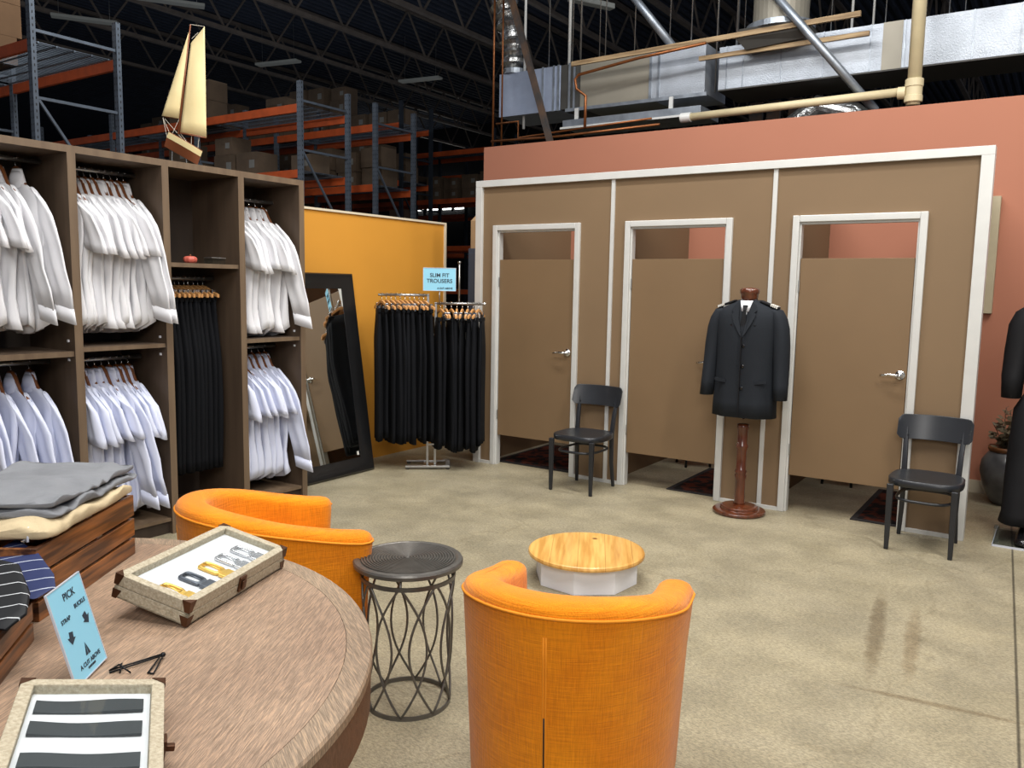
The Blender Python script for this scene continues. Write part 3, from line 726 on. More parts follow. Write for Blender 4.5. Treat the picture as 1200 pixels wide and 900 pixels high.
# sign on the rack
s = P0+e*.07-vdir*.03
t = thing('rack_sign', (s.x, s.y, 1.41), 'small blue sign reading SLIM FIT TROUSERS above the chrome rack', 'sign', rz=math.radians(38))
MB().box(-.135, .135, -.002, .002, .11, .295).build('card', 'blue_card', t)
MB().box(-.137, .137, -.004, .004, .106, .11).box(-.137, -.134, -.004, .004, .11, .297).box(.134, .137, -.004, .004, .11, .297).box(-.137, .137, -.004, .004, .294, .298).build('frame', 'acrylic_edge', t)
MB().tube([(0,.004,.0),(0,.004,.11)], .004, 8).build('stem', 'steel', t, smooth=True)
for x, z, tx, sz in ((0,.235,'SLIM FIT',.045), (0,.188,'TROUSERS',.045), (.045,.128,'A CUT ABOVE',.02)):
    text(tx, sz, (x,-.0035,z), (PI/2,0,0), t, bold=.0006)

# ------------------------------------------------------------------ black bentwood chairs
def chair(x, y, rz, label):
    t = thing('bentwood_chair', (x, y, 0), label, 'chair', rz=rz)
    fx, fy, bx, by = .175, -.2, .155, .2
    # seat: rounded trapezoid, slightly dished
    n = 40
    def outline(s, z):
        P = []
        for j in range(n):
            a = 2*PI*j/n; c_, s_ = cos(a), sin(a)
            w = .215-.022*(s_+1)/2*1.0
            P.append((s*w*math.copysign(abs(c_)**.62, c_), s*.205*math.copysign(abs(s_)**.62, s_)-.005, z))
        return P
    MB().loft([outline(.98,.398), outline(1.01,.404), outline(1.01,.438), outline(.975,.443), outline(.9,.441), outline(.6,.434), outline(.2,.432)]).build('seat', 'chair', t, smooth=True)
    for s in (-1, 1):
        MB().loft([[(s*fx+dx*k2, fy+dy*k2, z) for dx, dy in ((-.017,-.014),(.017,-.014),(.017,.014),(-.017,.014))] for z, k2 in ((0,.75),(.2,.95),(.41,1.1))]).build('leg', 'chair', t, bevel=.005)
        P = [(s*(bx+.01),by-.005,0),(s*bx,by-.03,.2),(s*bx,by-.035,.42),(s*(bx+.004),by-.015,.56),(s*(bx+.012),by+.022,.70),(s*(bx+.016),by+.05,.785)]
        MB().loft([[(px+dx*kk, py+dy*kk, pz) for dx, dy in ((-.015,-.013),(.015,-.013),(.015,.013),(-.015,.013))] for (px,py,pz), kk in zip(P, (.8,.95,1.1,1,.9,.75))]).build('leg', 'chair', t, bevel=.005)
    # curved back rest
    R = []; m_ = 25
    for i in range(m_):
        f = i/(m_-1); xx = -.215+.43*f; q = xx/.215; yb = by+.055-.06*q*q
        rc = .018+.0*q; ed = max(0, abs(q)-.86)/.14; zt = .79-.03*ed**2; zb = .634+.03*ed**2
        R.append([(xx,yb-.008-.02,zb),(xx,yb+.004-.02,zb),(xx,yb+.012,(zb+zt)/2+.03),(xx,yb+.022,zt),(xx,yb+.01,zt),(xx,yb-.0,(zb+zt)/2+.03)])
    MB().loft(R).build('backrest', 'chair', t, smooth=False, bevel=.003)
    for s in (-1, 1): MB().lathe([(.006,0),(.006,.004)], 10).xf(Matrix.Translation((s*.15,by-.002,.66)) @ Matrix.Rotation(PI/2,4,'X')).build('screw_cap', 'chair', t)
    MB().tube([(.155*math.copysign(abs(cos(a))**.6, cos(a)), .19*math.copysign(abs(sin(a))**.6, sin(a))-.005, .315) for a in [2*PI*j/36 for j in range(36)]], .0095, 8, closed=True).build('stretcher', 'chair', t, smooth=True)
chair(-3.045, 5.585, .0, 'black bentwood chair between the left and middle booth doors')
chair(-.63, 5.575, .0, 'black bentwood chair in front of the right end booth post')

# ------------------------------------------------------------------ orange tub chairs
def tub(x, y, az, label):
    t = thing('tub_chair', (x, y, 0), label, 'armchair', rz=-math.radians(az))
    th = .058; W = .331-th; bk = .375-th; fr_ = .285-th
    def centre():
        P = []
        for k in range(7): P.append((-W, fr_*(1-k/6)))
        for k in range(1, 28): a = PI*k/28; P.append((-W*cos(a), -bk*sin(a)))
        for k in range(7): P.append((W, fr_*k/6))
        return P
    cl = centre(); n = len(cl)
    def nrm(i):
        a = Vector(cl[max(0,i-1)]); b_ = Vector(cl[min(n-1,i+1)]); d = (b_-a).normalized(); return Vector((-d.y, d.x))   # inward (left of travel)
    def ring(r, z0, dz, zflat=None, sc=1):
        P = []
        def zz(y): 
            f = (y+bk+th)/(fr_+bk+2*th); f = max(0, min(1, f)); f = f*f*(3-2*f)*.6+f*.4
            return zflat if zflat is not None else .757-.125*f+dz
        for i in range(n):
            p = Vector(cl[i])-nrm(i)*r; P.append((p.x*sc, p.y*sc, zz(cl[i][1])))
        c = Vector(cl[-1]); d = Vector((0,1)); nn = -nrm(n-1)
        for k in range(1, 6):
            a = PI*k/6; p = c+nn*r*cos(a)+d*r*sin(a); P.append((p.x*sc, p.y*sc, zz(cl[-1][1]+r*sin(a)*.3)))
        for i in range(n-1, -1, -1):
            p = Vector(cl[i])+nrm(i)*r; P.append((p.x*sc, p.y*sc, zz(cl[i][1])))
        c = Vector(cl[0]); nn = nrm(0)
        for k in range(1, 6):
            a = PI*k/6; p = c+nn*r*cos(a)+d*r*sin(a); P.append((p.x*sc, p.y*sc, zz(cl[0][1]+r*sin(a)*.3)))
        return P
    R = [ring(th*.9, 0, 0, .035, .90), ring(th, 0, 0, .06, .905), ring(th, 0, 0, .25, .93), ring(th, 0, 0, .45, .96), ring(th, 0, -.055, None, .994), ring(th, 0, -.03), ring(th*.97, 0, -.018), ring(th*.86, 0, -.006), ring(th*.66, 0, .002), ring(th*.4, 0, .006), ring(th*.1, 0, .007)]
    MB().loft(R).build('shell', 'orange', t, smooth=True)
    pp = ring(th+.001, 0, -.028); nc = len(pp)//2; pp = pp[-3:]+pp[:nc-2]; MB().tube(pp, .0045, 6).build('piping', 'orange_pipe', t, smooth=True)
    # back seam: two raised ridges with a dark slit
    yb = -(bk+th)
    def sy(z):
        for (z0, s0), (z1, s1) in zip(((.06,.905),(.25,.93),(.45,.96),(.70,.994)), ((.25,.93),(.45,.96),(.70,.994),(.8,1))):
            if z <= z1: return yb*(s0+(s1-s0)*(z-z0)/(z1-z0))
        return yb
    zs = [.07+.6*i/8 for i in range(9)]
    for s in (-1, 1): MB().tube([(s*.0035, sy(z)+.0012, z) for z in zs], .0028, 6).build('seam', 'orange_pipe', t, smooth=True)
    MB().tube([(0, sy(z)-.001, z) for z in zs[:6]], .0022, 6).build('zip', 'plinth', t, smooth=True)
    # seat cushion
    n2 = 40
    def cu(s, z):
        P = []
        for j in range(n2):
            a = 2*PI*j/n2; xx = (W-th-.004)*math.copysign(abs(cos(a))**.8, cos(a)); yy = sin(a)
            yy = -(bk-th-.004)*abs(yy)**.9 if yy < 0 else (fr_+.03)*abs(yy)**.6
            P.append((xx*s, yy*s, z))
        return P
    MB().loft([cu(.9,.1), cu(.92,.3), cu(.97,.315), cu(.99,.35), cu(.985,.4), cu(.95,.425), cu(.85,.44), cu(.4,.448), cu(.1,.449)]).build('seat_cushion', 'orange', t, smooth=True)
    MB().tube(cu(.993,.405), .004, 6, closed=True).build('cushion_piping', 'orange_pipe', t, smooth=True)
    MB().lathe([(.22,.0),(.24,.008),(.24,.037)], 32).build('plinth', 'plinth', t)
tub(-2.481, 2.097, 27.8, 'orange tub armchair on the left, beyond the round desk')
tub(-1.151, 2.085, -17.1, 'orange tub armchair nearest the camera, its back turned')

# ------------------------------------------------------------------ wire side table
t = thing('wire_side_table', (-1.953, 2.252, 0), 'round pewter side table with looped wire drum base between the orange chairs', 'side table')
prof = [(.0001,.556)]
r = .008
while r < .172: prof += [(r,.554),(r+.004,.5605),(r+.008,.5605),(r+.0085,.554)]; r += .0105
prof += [(.185,.559),(.199,.557),(.203,.55),(.202,.538),(.195,.534),(.001,.534)]
MB().lathe(prof, 72).build('tabletop', 'grey_iron', t, smooth=False)
def band(r, z0, z1, nm):
    MB().lathe([(r,z0),(r,z1),(r-.006,z1),(r-.006,z0),(r,z0)], 56, cap0=False, cap1=False).build(nm, 'grey_iron', t)
band(.176, .488, .503, 'top_ring'); band(.16, .0, .016, 'base_ring')
for k in range(8):
    th0 = k*PI/4-1.03; b = MB()
    for s in (-1, 1):
        P = []
        for i in range(21):
            f = i/20; a = th0+s*math.radians(34)*sin(PI*f)**.95; rr = .157+.013*f; P.append((rr*cos(a), rr*sin(a), .008+.492*f))
        b.tube(P, .0046, 6)
    b.build('loop', 'grey_iron', t, smooth=True)
    if k % 2 == 0: MB().tube([(.168*cos(th0), .168*sin(th0), .49), (.15*cos(th0), .15*sin(th0), .536)], .005, 6).build('bracket', 'grey_iron', t)

# ------------------------------------------------------------------ low round pine table
t = thing('low_round_table', (-2.05, 3.82, 0), 'low round pine-topped table with white faceted base', 'table')
oc = [(.278*cos(PI/4*k+.28), .278*sin(PI/4*k+.28)) for k in range(8)]
MB().prism(oc, 0, .135).build('base', 'white_lam', t, bevel=.002)
MB().lathe([(.3,.135),(.312,.139),(.314,.148),(.311,.158),(.303,.162)], 72).build('tabletop', 'pine', t, smooth=False)

# ------------------------------------------------------------------ round desk
DZ = .76
t = thing('round_display_table', (-1.88, .671, 0), 'large round brushed oak display table in the foreground', 'table')
MB().lathe([(.845,.735),(.845,DZ)], 96).build('tabletop', 'desk', t)
b = MB(); b.lathe([(.846,.735),(.895,.735),(.903,.736),(.903,.754),(.899,DZ),(.846,DZ),(.846,.735)], 120, cap0=False, cap1=False); b.build('top_border', 'desk_rim', t)
MB().lathe([(.84,.64),(.898,.64),(.9,.735),(.84,.735),(.84,.64)], 120, cap0=False, cap1=False).build('apron', 'desk_side', t)
MB().lathe([(.42,0),(.44,.02),(.44,.06),(.30,.12),(.26,.4),(.32,.62),(.5,.72),(.5,.735)], 64).build('pedestal', 'desk_side', t, smooth=False)

# ------------------------------------------------------------------ display cases
def frame_of(o, u, v):
    u = Vector(u).normalized(); n = u.cross(Vector(v)).normalized()
    if n.z < 0: n = -n
    v = n.cross(u) if (n.cross(u)).dot(Vector(v)) > 0 else -(n.cross(u))
    m = Matrix((u, v, n)).transposed().to_4x4()
    if m.determinant() < 0: pass
    m.translation = Vector(o); return m
def case(name, o, u, v, LU, LV, label, glassy, clasp_side, corner=.022):
    m = frame_of(o, u, v)
    t = bpy.data.objects.new(name, None); C.objects.link(t); tag(t, label, 'display case')
    t.location = Vector(o)
    def X(b): return b.xf(Matrix.Translation(-Vector(o)) @ m)
    h = .06
    X(MB().box(0,LU,0,LV,-h,-h+.006).box(0,LU,0,.01,-h,-.03).box(0,LU,LV-.01,LV,-h,-.03).box(0,.01,0,LV,-h,-.03).box(LU-.01,LU,0,LV,-h,-.03)).build('body', 'linen', t, bevel=.0015)
    f = .022
    lid = X(MB().box(0,LU,0,f,-.0285,0).box(0,LU,LV-f,LV,-.0285,0).box(0,f,f,LV-f,-.0285,0).box(LU-f,LU,f,LV-f,-.0285,0)).build('lid_frame', 'linen', t, bevel=.002)
    X(MB().box(.012,LU-.012,.012,LV-.012,-.045,-.018)).build('padding', 'satin', t, bevel=.006)
    X(MB().verts([(f-.002,f-.002,-.004),(LU-f+.002,f-.002,-.004),(LU-f+.002,LV-f+.002,-.004),(f-.002,LV-f+.002,-.004)],[(0,1,2,3)])).build('glass_pane', 'glass', t)
    for cx in (0, LU):
        for cy in (0, LV):
            sx = 1 if cx == 0 else -1; sy = 1 if cy == 0 else -1
            for z0, z1, top in ((-.026,.0015,1), (-h-.001,-.038,0)):
                b = MB(); q = corner; zt = z1 if top else z0
                b.verts([(cx-sx*.0015,cy-sy*.0015,z1),(cx+sx*q,cy-sy*.0015,z1),(cx-sx*.0015,cy+sy*q,z1),(cx-sx*.0015,cy-sy*.0015,z0),(cx+sx*q*.5,cy-sy*.0015,z0 if top else z0),(cx-sx*.0015,cy+sy*q*.5,z0)],
                        [(0,1,4,3),(0,3,5,2),(0,2,1)] if top else [(0,1,4,3),(0,3,5,2),(3,4,5)])
                b2 = X(b); b2.build('corner_guard', 'bronze', t, solid=.0012)
    if clasp_side == 'v0': b = MB().box(LU/2-.014, LU/2+.014, -.006, 0, -.048, -.008).box(LU/2-.008, LU/2+.008, -.011, -.006, -.04, -.018)
    else: b = MB().box(-.006, 0, LV*.55-.014, LV*.55+.014, -.048, -.008).box(-.02, -.006, LV*.55-.006, LV*.55+.006, -.03, -.02)
    X(b).build('clasp', 'bronze', t, bevel=.0015)
    return t, m
c1, m1 = case('buckle_display_case', (-1.624,1.112,.822), (-.14,.404,0), (-.176,-.092,.05), .428, .206, 'linen display case of five belt buckles, tilted on the round table', True, 'v0')
c2, m2 = case('strap_display_case', (-1.347,.863,.82), (-.127,-.191,.04), (.244,-.18,0), .234, .36, 'linen display case of dark cloth straps at the front edge of the round table', True, 'u0')
# easel props that hold each case at its tilt
def wedge(pts, h, label):
    t = MB().verts([(p[0],p[1],.7602) for p in pts]+[(p[0],p[1],z) for p, z in zip(pts, h)], [(0,3,2,1),(4,5,6,7),(0,1,5,4),(1,2,6,5),(2,3,7,6),(3,0,4,7)]).build('wedge_stand', 'desk_side'); tag(t, label, 'stand')
def under(m, u, v): p = m @ Vector((u, v, -.0608)); return p
P = [under(m1,.1,.16), under(m1,.34,.16), under(m1,.34,.2), under(m1,.1,.2)]; wedge([(p.x,p.y) for p in P], [p.z for p in P], 'small dark wooden prop under the raised edge of the buckle case')
P = [under(m2,.19,.05), under(m2,.225,.05), under(m2,.225,.26), under(m2,.19,.26)]; wedge([(p.x,p.y) for p in P], [p.z for p in P], 'small dark wooden prop under the raised side of the strap case')
# buckles
def buckle(u, v, L, W, mt_, label):
    t = bpy.data.objects.new('belt_buckle', None); C.objects.link(t); tag(t, label, 'belt buckle', 'belt buckles in the tilted linen case')
    o = m1 @ Vector((u, v, -.0165)); t.location = o
    Xf = Matrix.Translation(-o) @ m1 @ Matrix.Translation((u, v, -.0165))
    n = 32
    def sup(a, b_, z, cx=0, bow=0): return [(a*math.copysign(abs(cos(q))**.4, cos(q)), cx+b_*math.copysign(abs(sin(q))**.4, sin(q)), z+bow*(1-sin(q)**2)) for q in [2*PI*j/n for j in range(n)]]
    b = MB(); o_ = sup(W, L*.36, 0, L*.14), sup(W, L*.36, .005, L*.14), sup(W*.93, L*.33, .008, L*.14), sup(W*.68, L*.27, .008, L*.14), sup(W*.62, L*.25, .004, L*.14), sup(W*.62, L*.25, 0, L*.14)
    R = [b.ring(r_) for r_ in o_]+[None]; R[-1] = R[0]
    for a_, c_ in zip(R[:-1], R[1:]):
        for i in range(n): b.bm.faces.new((a_[i], a_[(i+1)%n], c_[(i+1)%n], c_[i]))
    b.xf(Xf); b.build('ring', mt_, t, smooth=True)
    b = MB().box(-W*1.0, W*1.0, -L*.5, -L*.24, .0, .009); b.xf(Xf); b.build('clamp', mt_, t, bevel=.002)
    b = MB().box(-W*.75, W*.75, -L*.24, -L*.16, .0, .007); b.xf(Xf); b.build('hinge', mt_, t, bevel=.0015)
    b = MB().tube([(0,-L*.18,.007),(.001,L*.12,.009),(-.002,L*.42,.010)], .0018, 6); b.xf(Xf); b.build('prong', mt_, t, smooth=True)
for u, mt_, lab in ((.04,'gold','gold belt buckle nearest the front corner of the case'), (.122,'gunmetal','dark gunmetal belt buckle between the two gold ones'), (.2,'gold','gold belt buckle in the middle of the five'), (.27,'silver','silver belt buckle next to the middle gold one'), (.34,'silver','silver belt buckle at the far end of the row')):
    buckle(u, .07, .088, .0215, mt_, lab)
# straps
for i, (v0, v1, lab) in enumerate(((.052,.094,'top, farthest of the dark cloth straps in the front linen case'), (.13,.172,'second dark cloth strap in the front linen case'), (.23,.27,'third dark cloth strap in the front linen case, nearest the camera'), (.305,.34,'dark cloth strap past the frame edge in the front linen case'))):
    b = MB(); R = []
    for k in range(13):
        f = k/12; u = .033+.17*f; w = .004*sin(f*3+i)
        R.append([(u, v0+w, -.0165), (u, v0+w, -.013+.002*sin(f*6+i)), (u, v1+w, -.013+.002*sin(f*5+1+i)), (u, v1+w, -.0165)])
    b.loft(R); o = m2 @ Vector((.1, v0, -.0165)); b.xf(Matrix.Translation(-o) @ m2); s = b.build('cloth_strap', 'strap', None, smooth=False); s.location = o
    tag(s, lab, 'strap', 'dark cloth straps in the front linen case')

# ------------------------------------------------------------------ blue "PICK" sign
BL = Vector((-1.555,.807,.7615)); TL = Vector((-1.588,.771,.951)); TR = Vector((-1.66,.873,.955)); BR = BL+TR-TL
uu = (BR-BL).normalized(); vv = (TL-BL).normalized(); nn = uu.cross(vv).normalized(); sw = (BR-BL).length; sh = (TL-BL).length
vv = nn.cross(uu)
ms = Matrix((uu, vv, nn)).transposed().to_4x4(); ms.translation = BL+Vector((0,0,.0))
t = bpy.data.objects.new('counter_sign', None); C.objects.link(t); t.matrix_world = ms; tag(t, 'blue card sign reading PICK with two dark arrows on the round table', 'sign')
t['x'] = 0; del t['x']
MB().box(0, sw, 0, sh, -.001, .001).build('card', 'blue_card', t)
MB().box(-.002, sw+.002, -.0, .002, -.002, .002).box(-.003, 0, 0, sh, -.002, .002).box(sw, sw+.002, 0, sh, -.002, .002).box(-.003, sw+.002, sh, sh+.002, -.002, .002).build('holder', 'acrylic_edge', t)
for x, y, tx, sz, rz in ((.55,.87,'PICK',.021,0), (.27,.66,'STRAP',.012,0), (.76,.72,'BUCKLE',.012,0), (.56,.13,'A CUT ABOVE',.0125,0), (.56,.075,'UNIFORMS',.006,0)):
    text(tx, sz, (sw*x, sh*y, .0016), (0,0,rz), t, ext=.0002, bold=.0003)
def arrow(cx, cy, a, s):
    P = [(-.32,.55),(.32,.55),(.32,0),(.65,0),(0,-.65),(-.65,0),(-.32,0)]
    return [(cx+s*(x*cos(a)-y*sin(a)), cy+s*(x*sin(a)+y*cos(a))) for x, y in P]
for cx, cy, a in ((.27,.47,-.25), (.8,.54,.35)): MB().prism(arrow(sw*cx, sh*cy, a, .021), .0012, .0018).build('arrow', 'ink', t)
b = MB(); b.prism([(sw*.56-.009, sh*.2), (sw*.56-.001, sh*.2), (sw*.56-.001, sh*.33)], .0012, .0018).prism([(sw*.56+.001, sh*.2), (sw*.56+.009, sh*.2), (sw*.56+.001, sh*.31)], .0012, .0018); b.build('emblem', 'ink', t)
# wire easel
b = MB(); Z = DZ+.0025
for P in ([(-1.575,.885,Z),(-1.545,.985,Z+.006)], [(-1.565,.88,Z),(-1.538,.984,Z+.006)], [(-1.545,.985,Z+.006),(-1.502,.925,Z)], [(-1.538,.984,Z+.006),(-1.49,.93,Z)], [(-1.575,.885,Z),(-1.56,.905,Z+.012),(-1.548,.892,Z)], [(-1.58,.9,Z),(-1.555,.895,Z+.015),(-1.53,.905,Z)], [(-1.502,.925,Z),(-1.49,.93,Z)]):
    b.tube(P, .0018, 6)
b.lathe([(.004,-.004),(.006,0),(.004,.004)], 10, (-1.541,.985,Z+.006))
tag(b.build('wire_easel', 'black_metal', None, smooth=True), 'small folded black wire easel lying beside the blue sign', 'easel')

# ------------------------------------------------------------------ crates, folded clothes and ties
def crate(o, u, v, LU, LV, zs, label, name='wooden_crate'):
    u = Vector(u).normalized(); v = Vector((-u.y, u.x, 0))*(1 if (Vector((-u.y,u.x,0))).dot(Vector(v)) > 0 else -1)
    m = Matrix((u, v, Vector((0,0,1)))).transposed().to_4x4()
    t = bpy.data.objects.new(name, None); C.objects.link(t); tag(t, label, 'crate', 'slatted wooden crates on the round table')
    t.location = o; t.rotation_euler = (0,0,math.atan2(u.y, u.x)); sg = 1 if u.cross(v).z > 0 else -1
    for z0, z1 in zs:
        for a in (0, LV-.012): MB().box(0, LU, *sorted((sg*a, sg*(a+.012))), z0, z1).build('slat', 'crate', t, bevel=.0015)
        for a in (0.0, LU-.012): MB().box(a+.0, a+.012, *sorted((sg*.012, sg*(LV-.012))), z0, z1).build('slat', 'crate', t, bevel=.0015)
    zt = zs[-1][1]
    for a in (.012, LU-.036):
        for c_ in (.012, LV-.036): MB().box(a, a+.024, *sorted((sg*c_, sg*(c_+.024))), 0, zt-.004).build('corner_post', 'crate', t)
    MB().box(.012, LU-.012, *sorted((sg*.012, sg*(LV-.012))), .004, .01).build('bottom', 'crate', t)
    return t
crate((-2.226,1.346,DZ), (.563,-.826,0), (-.826,-.563,0), .505, .30, ((.0,.047),(.056,.106),(.115,.176)), 'stained slatted crate topped with folded grey and tan clothes')
crate((-1.85,.872,DZ), (.74,-.67,0), (-.67,-.74,0), .34, .26, ((.0,.04),(.048,.088)), 'stained slatted crate with striped ties, at the left frame edge')

def folded(name, o, u, LU, LV, h, m, label, seed, layers=2, dz=0):
    u = Vector(u).normalized(); v = Vector((u.y,-u.x,0))   # v away to the back-left
    if v.dot(Vector((-.826,-.563,0))) < 0: v = -v
    t = bpy.data.objects.new(name, None); C.objects.link(t); t.location = o; tag(t, label, 'clothing')
    for l in range(layers):
        b = MB(); R = []; n = 40; hh = h/layers; z0 = hh*l
        ins = .006*l
        for i in range(n):
            f = i/(n-1); ring = []
            for j in range(44):
                a = 2*PI*j/44; cy_ = cos(a); sz = sin(a)
                y = LV/2+(LV/2-ins)*math.copysign(abs(cy_)**.55, cy_); z = hh/2*math.copysign(abs(sz)**.6, sz)
                e_ = min(1, min(f, 1-f)*7); z *= (.35+.65*e_**.5)
                nzv = noise.noise(Vector((f*4+seed, y*9, l*3)))*.018+(1-abs(noise.noise(Vector((f*7+seed*2, y*16, l)))*3))*.008
                
                p = u*(LU*f-ins*(1 if f > .5 else -1))+v*(y+.008*noise.noise(Vector((f*5, z*30, seed))))+Vector((0,0,z0+hh/2+z+(nzv if sz > -.1 else nzv*.2)))
                ring.append(p)
            R.append(ring)
        b.loft(R).build('fold', m, t, smooth=True, sub=1)
    return t
cu_ = Vector((.563,-.826,0)).normalized(); cv_ = Vector((-.826,-.563,0)).normalized(); c0 = Vector((-2.226,1.346,.935))
folded('folded_trousers', c0+cu_*.02-cv_*.012+Vector((0,0,.001)), cu_, .46, .31, .042, 'tan_wool', 'folded tan trousers in the crate beneath the grey pair', 3, 1)
folded('folded_trousers', c0-cu_*.035+cv_*.0+Vector((0,0,.04)), cu_, .46, .33, .05, 'grey_wool', 'folded grey trousers lying on top of the tan pair', 9, 2)

def tie(P, off, m, label):
    # P: outline corners of the wide blade lying over the crate edge
    P = [Vector(p) for p in P]; c = sum(P, Vector())/len(P); nrm = (P[1]-P[0]).cross(P[2]-P[0]).normalized()
    if nrm.z < 0: nrm = -nrm
    t = bpy.data.objects.new('necktie', None); C.objects.link(t); t.location = c; tag(t, label, 'necktie', 'striped ties on the left crate')
    up_ = [(p-c) for p in P]
    MB().loft([up_, [p+nrm*.007 for p in up_], [p*.86+nrm*.013 for p in up_]]).build('blade', m, t, bevel=.002)
    MB().loft([[p*.7-nrm*.011 for p in up_], [p*.7-nrm*.002 for p in up_]]).build('tail', m, t)
tie([(-2.08,.955,.928),(-1.94,.935,.925),(-1.845,.92,.90),(-1.80,.90,.885),(-1.80,.86,.872),(-1.85,.82,.88),(-2.0,.78,.90)], 0, 'tie_navy', 'navy tie with thin white stripes lying beyond the black tie')
tie([(-1.99,.83,.938),(-1.86,.855,.935),(-1.765,.83,.90),(-1.71,.795,.878),(-1.70,.75,.862),(-1.78,.70,.87),(-1.95,.66,.90)], 0, 'tie_black', 'black tie with thin white stripes at the left frame edge')
folded('folded_shirt', Vector((-1.87,.80,.8505)), (.74,-.67,0), .26, .18, .045, 'blackcloth', 'folded black garment in the left crate under the ties', 5, 1)

b = MB(); b.tube([(-2.06,.955,.955),(-2.03,.945,.975),(-1.995,.94,.975),(-1.98,.93,.945)], .003, 6).tube([(-2.03,.945,.975),(-2.05,.92,.945)], .003, 6)
tag(b.build('clear_tie_hanger', 'acrylic_edge', None, smooth=True), 'small clear plastic hook above the ties against the brown crate', 'hanger')

# ------------------------------------------------------------------ coat on a dress stand
S = Vector((-1.815, 5.64, 0))
t = thing('dress_form_stand', S, 'turned mahogany garment stand carrying the black coat', 'stand')
MB().lathe([(.175,0),(.182,.008),(.182,.022),(.172,.03),(.13,.032),(.128,.05),(.118,.056),(.05,.058),(.04,.066)], 48).build('base', 'mahog', t, smooth=False, bevel=.002)
MB().lathe([(.036,.064),(.042,.075),(.034,.09),(.038,.11),(.034,.15),(.036,.24),(.042,.27),(.036,.285),(.044,.3),(.034,.315),(.035,.45),(.044,.475),(.044,.485),(.034,.5),(.038,.60),(.042,.61),(.042,.635),(.02,.64)], 28).build('pole', 'mahog', t, smooth=True)
MB().tube([(0,0,.67),(0,0,1.46)], .011, 12).build('rod', 'chrome', t, smooth=True)
MB().lathe([(.05,1.49),(.058,1.515),(.06,1.54),(.066,1.546),(.067,1.568),(.055,1.58),(.01,1.584)], 28).build('neck_cap', 'mahog', t, smooth=True)
R = []
for z, w_, d_ in ((.9,.12,.09),(1.2,.15,.10),(1.36,.15,.09),(1.43,.1,.07),(1.47,.055,.052),(1.52,.05,.05)): R.append([(w_*cos(2*PI*j/24), d_*sin(2*PI*j/24), z) for j in range(24)])
MB().loft(R).build('torso_form', 'plinth', t, smooth=True)
# coat
t = thing('wool_coat', S+Vector((0,0,.69)), 'black single-breasted coat with silver-striped epaulettes on the mahogany stand', 'coat')
def zc(z): return z-.69
rows = [(.695,.213,.135),(.80,.212,.13),(.95,.206,.122),(1.08,.203,.118),(1.2,.206,.12),(1.3,.21,.12),(1.37,.213,.112),(1.415,.207,.098),(1.445,.18,.085),(1.468,.13,.075),(1.485,.09,.068),(1.5,.07,.062)]
n = 56; R = []
for z, w_, d_ in rows:
    ring = []
    for j in range(n):
        a = 2*PI*j/n-PI/2; cx, sy = cos(a), sin(a)
        x = w_*math.copysign(abs(cx)**.82, cx); y = d_*math.copysign(abs(sy)**.82, sy)
        am = .006*max(0, (1.1-z)/.4); y += am*sin(a*7); x += am*sin(a*5+1)
        if sy < -.3 and z > 1.28: y += .03*max(0, 1-abs(x)/.05)*min(1, (z-1.28)/.1)
        ring.append((x, y, zc(z)))
    R.append(ring)
MB().loft(R, True, False, False).build('body', 'coat', t, smooth=True, solid=.004)
def fy(x, z):   # front surface y
    best = rows[0]
    for a_, b_ in zip(rows[:-1], rows[1:]):
        if a_[0] <= z <= b_[0]:
            f = (z-a_[0])/(b_[0]-a_[0]); w_ = a_[1]+(b_[1]-a_[1])*f; d_ = a_[2]+(b_[2]-a_[2])*f
            c = min(.999, abs(x)/w_)**(1/.82); return -d_*(1-c*c)**(.41)
    return -.06
for s in (-1, 1):
    P = [(.16,0,1.43,.03,.05),(.19,0,1.415,.042,.062),(.212,.0,1.375,.052,.07),(.226,.0,1.31,.056,.074),(.238,-.005,1.2,.055,.072),(.246,-.015,1.06,.052,.066),(.254,-.035,.93,.048,.058),(.258,-.05,.83,.046,.055)]
    if s == -1: P = [(x*(1.0 if z > 1.2 else 1.0), y, z-.0, a, d) for x, y, z, a, d in P]
    R = [[(s*(x+a*cos(2*PI*j/24)), y+d*sin(2*PI*j/24)+.003*sin(z*60+j), zc(z)+ (.02*cos(2*PI*j/24) if z > 1.38 else 0)) for j in range(24)] for x, y, z, a, d in P]
    MB().loft(R).build('sleeve', 'coat', t, smooth=True)
    # lapel
    def lp(pts, off, nm, m_, th=.004):
        b = MB(); fr_ = [(s*x, fy(x, z)-off, zc(z)) for x, z in pts]; bk_ = [(x, y+th, z) for x, y, z in fr_]
        b.loft([fr_, bk_]); return b.build(nm, m_, t, bevel=.001)
    lp([(.004,1.25),(.02,1.27),(.06,1.34),(.085,1.40),(.072,1.415),(.088,1.428),(.07,1.47),(.045,1.49),(.04,1.46),(.03,1.38)], .012, 'lapel', 'coat', .006)
    lp([(.075,1.335),(.2,1.318),(.2,1.313),(.075,1.329)], .006, 'yoke_seam', 'blackcloth', .004)
    # epaulette
    b = MB().obox((s*.085,-.045,zc(1.488)), (s*.125,0,-.046), (0,.06,0), (s*.002,0,.012)); ep = b.build('epaulette', 'blackcloth', t, bevel=.002)
    for k2 in range(4):
        f = .60+.1*k2; MB().obox((s*(.085+.125*f),-.047,zc(1.488-.046*f+.0)), (s*.008,0,-.003), (0,.064,0), (0,0,.0155)).build('silver_stripe', 'paper', ep)
    b = MB().obox((s*.1,-.122,zc(.93)), (s*.08,.008,.012), (0,.01,0), (0,0,.02)); b.build('pocket_flap', 'coat', t)
MB().box(-.0015, .0015, -.142, -.12, zc(.70), zc(1.25)).build('front_edge', 'blackcloth', t)
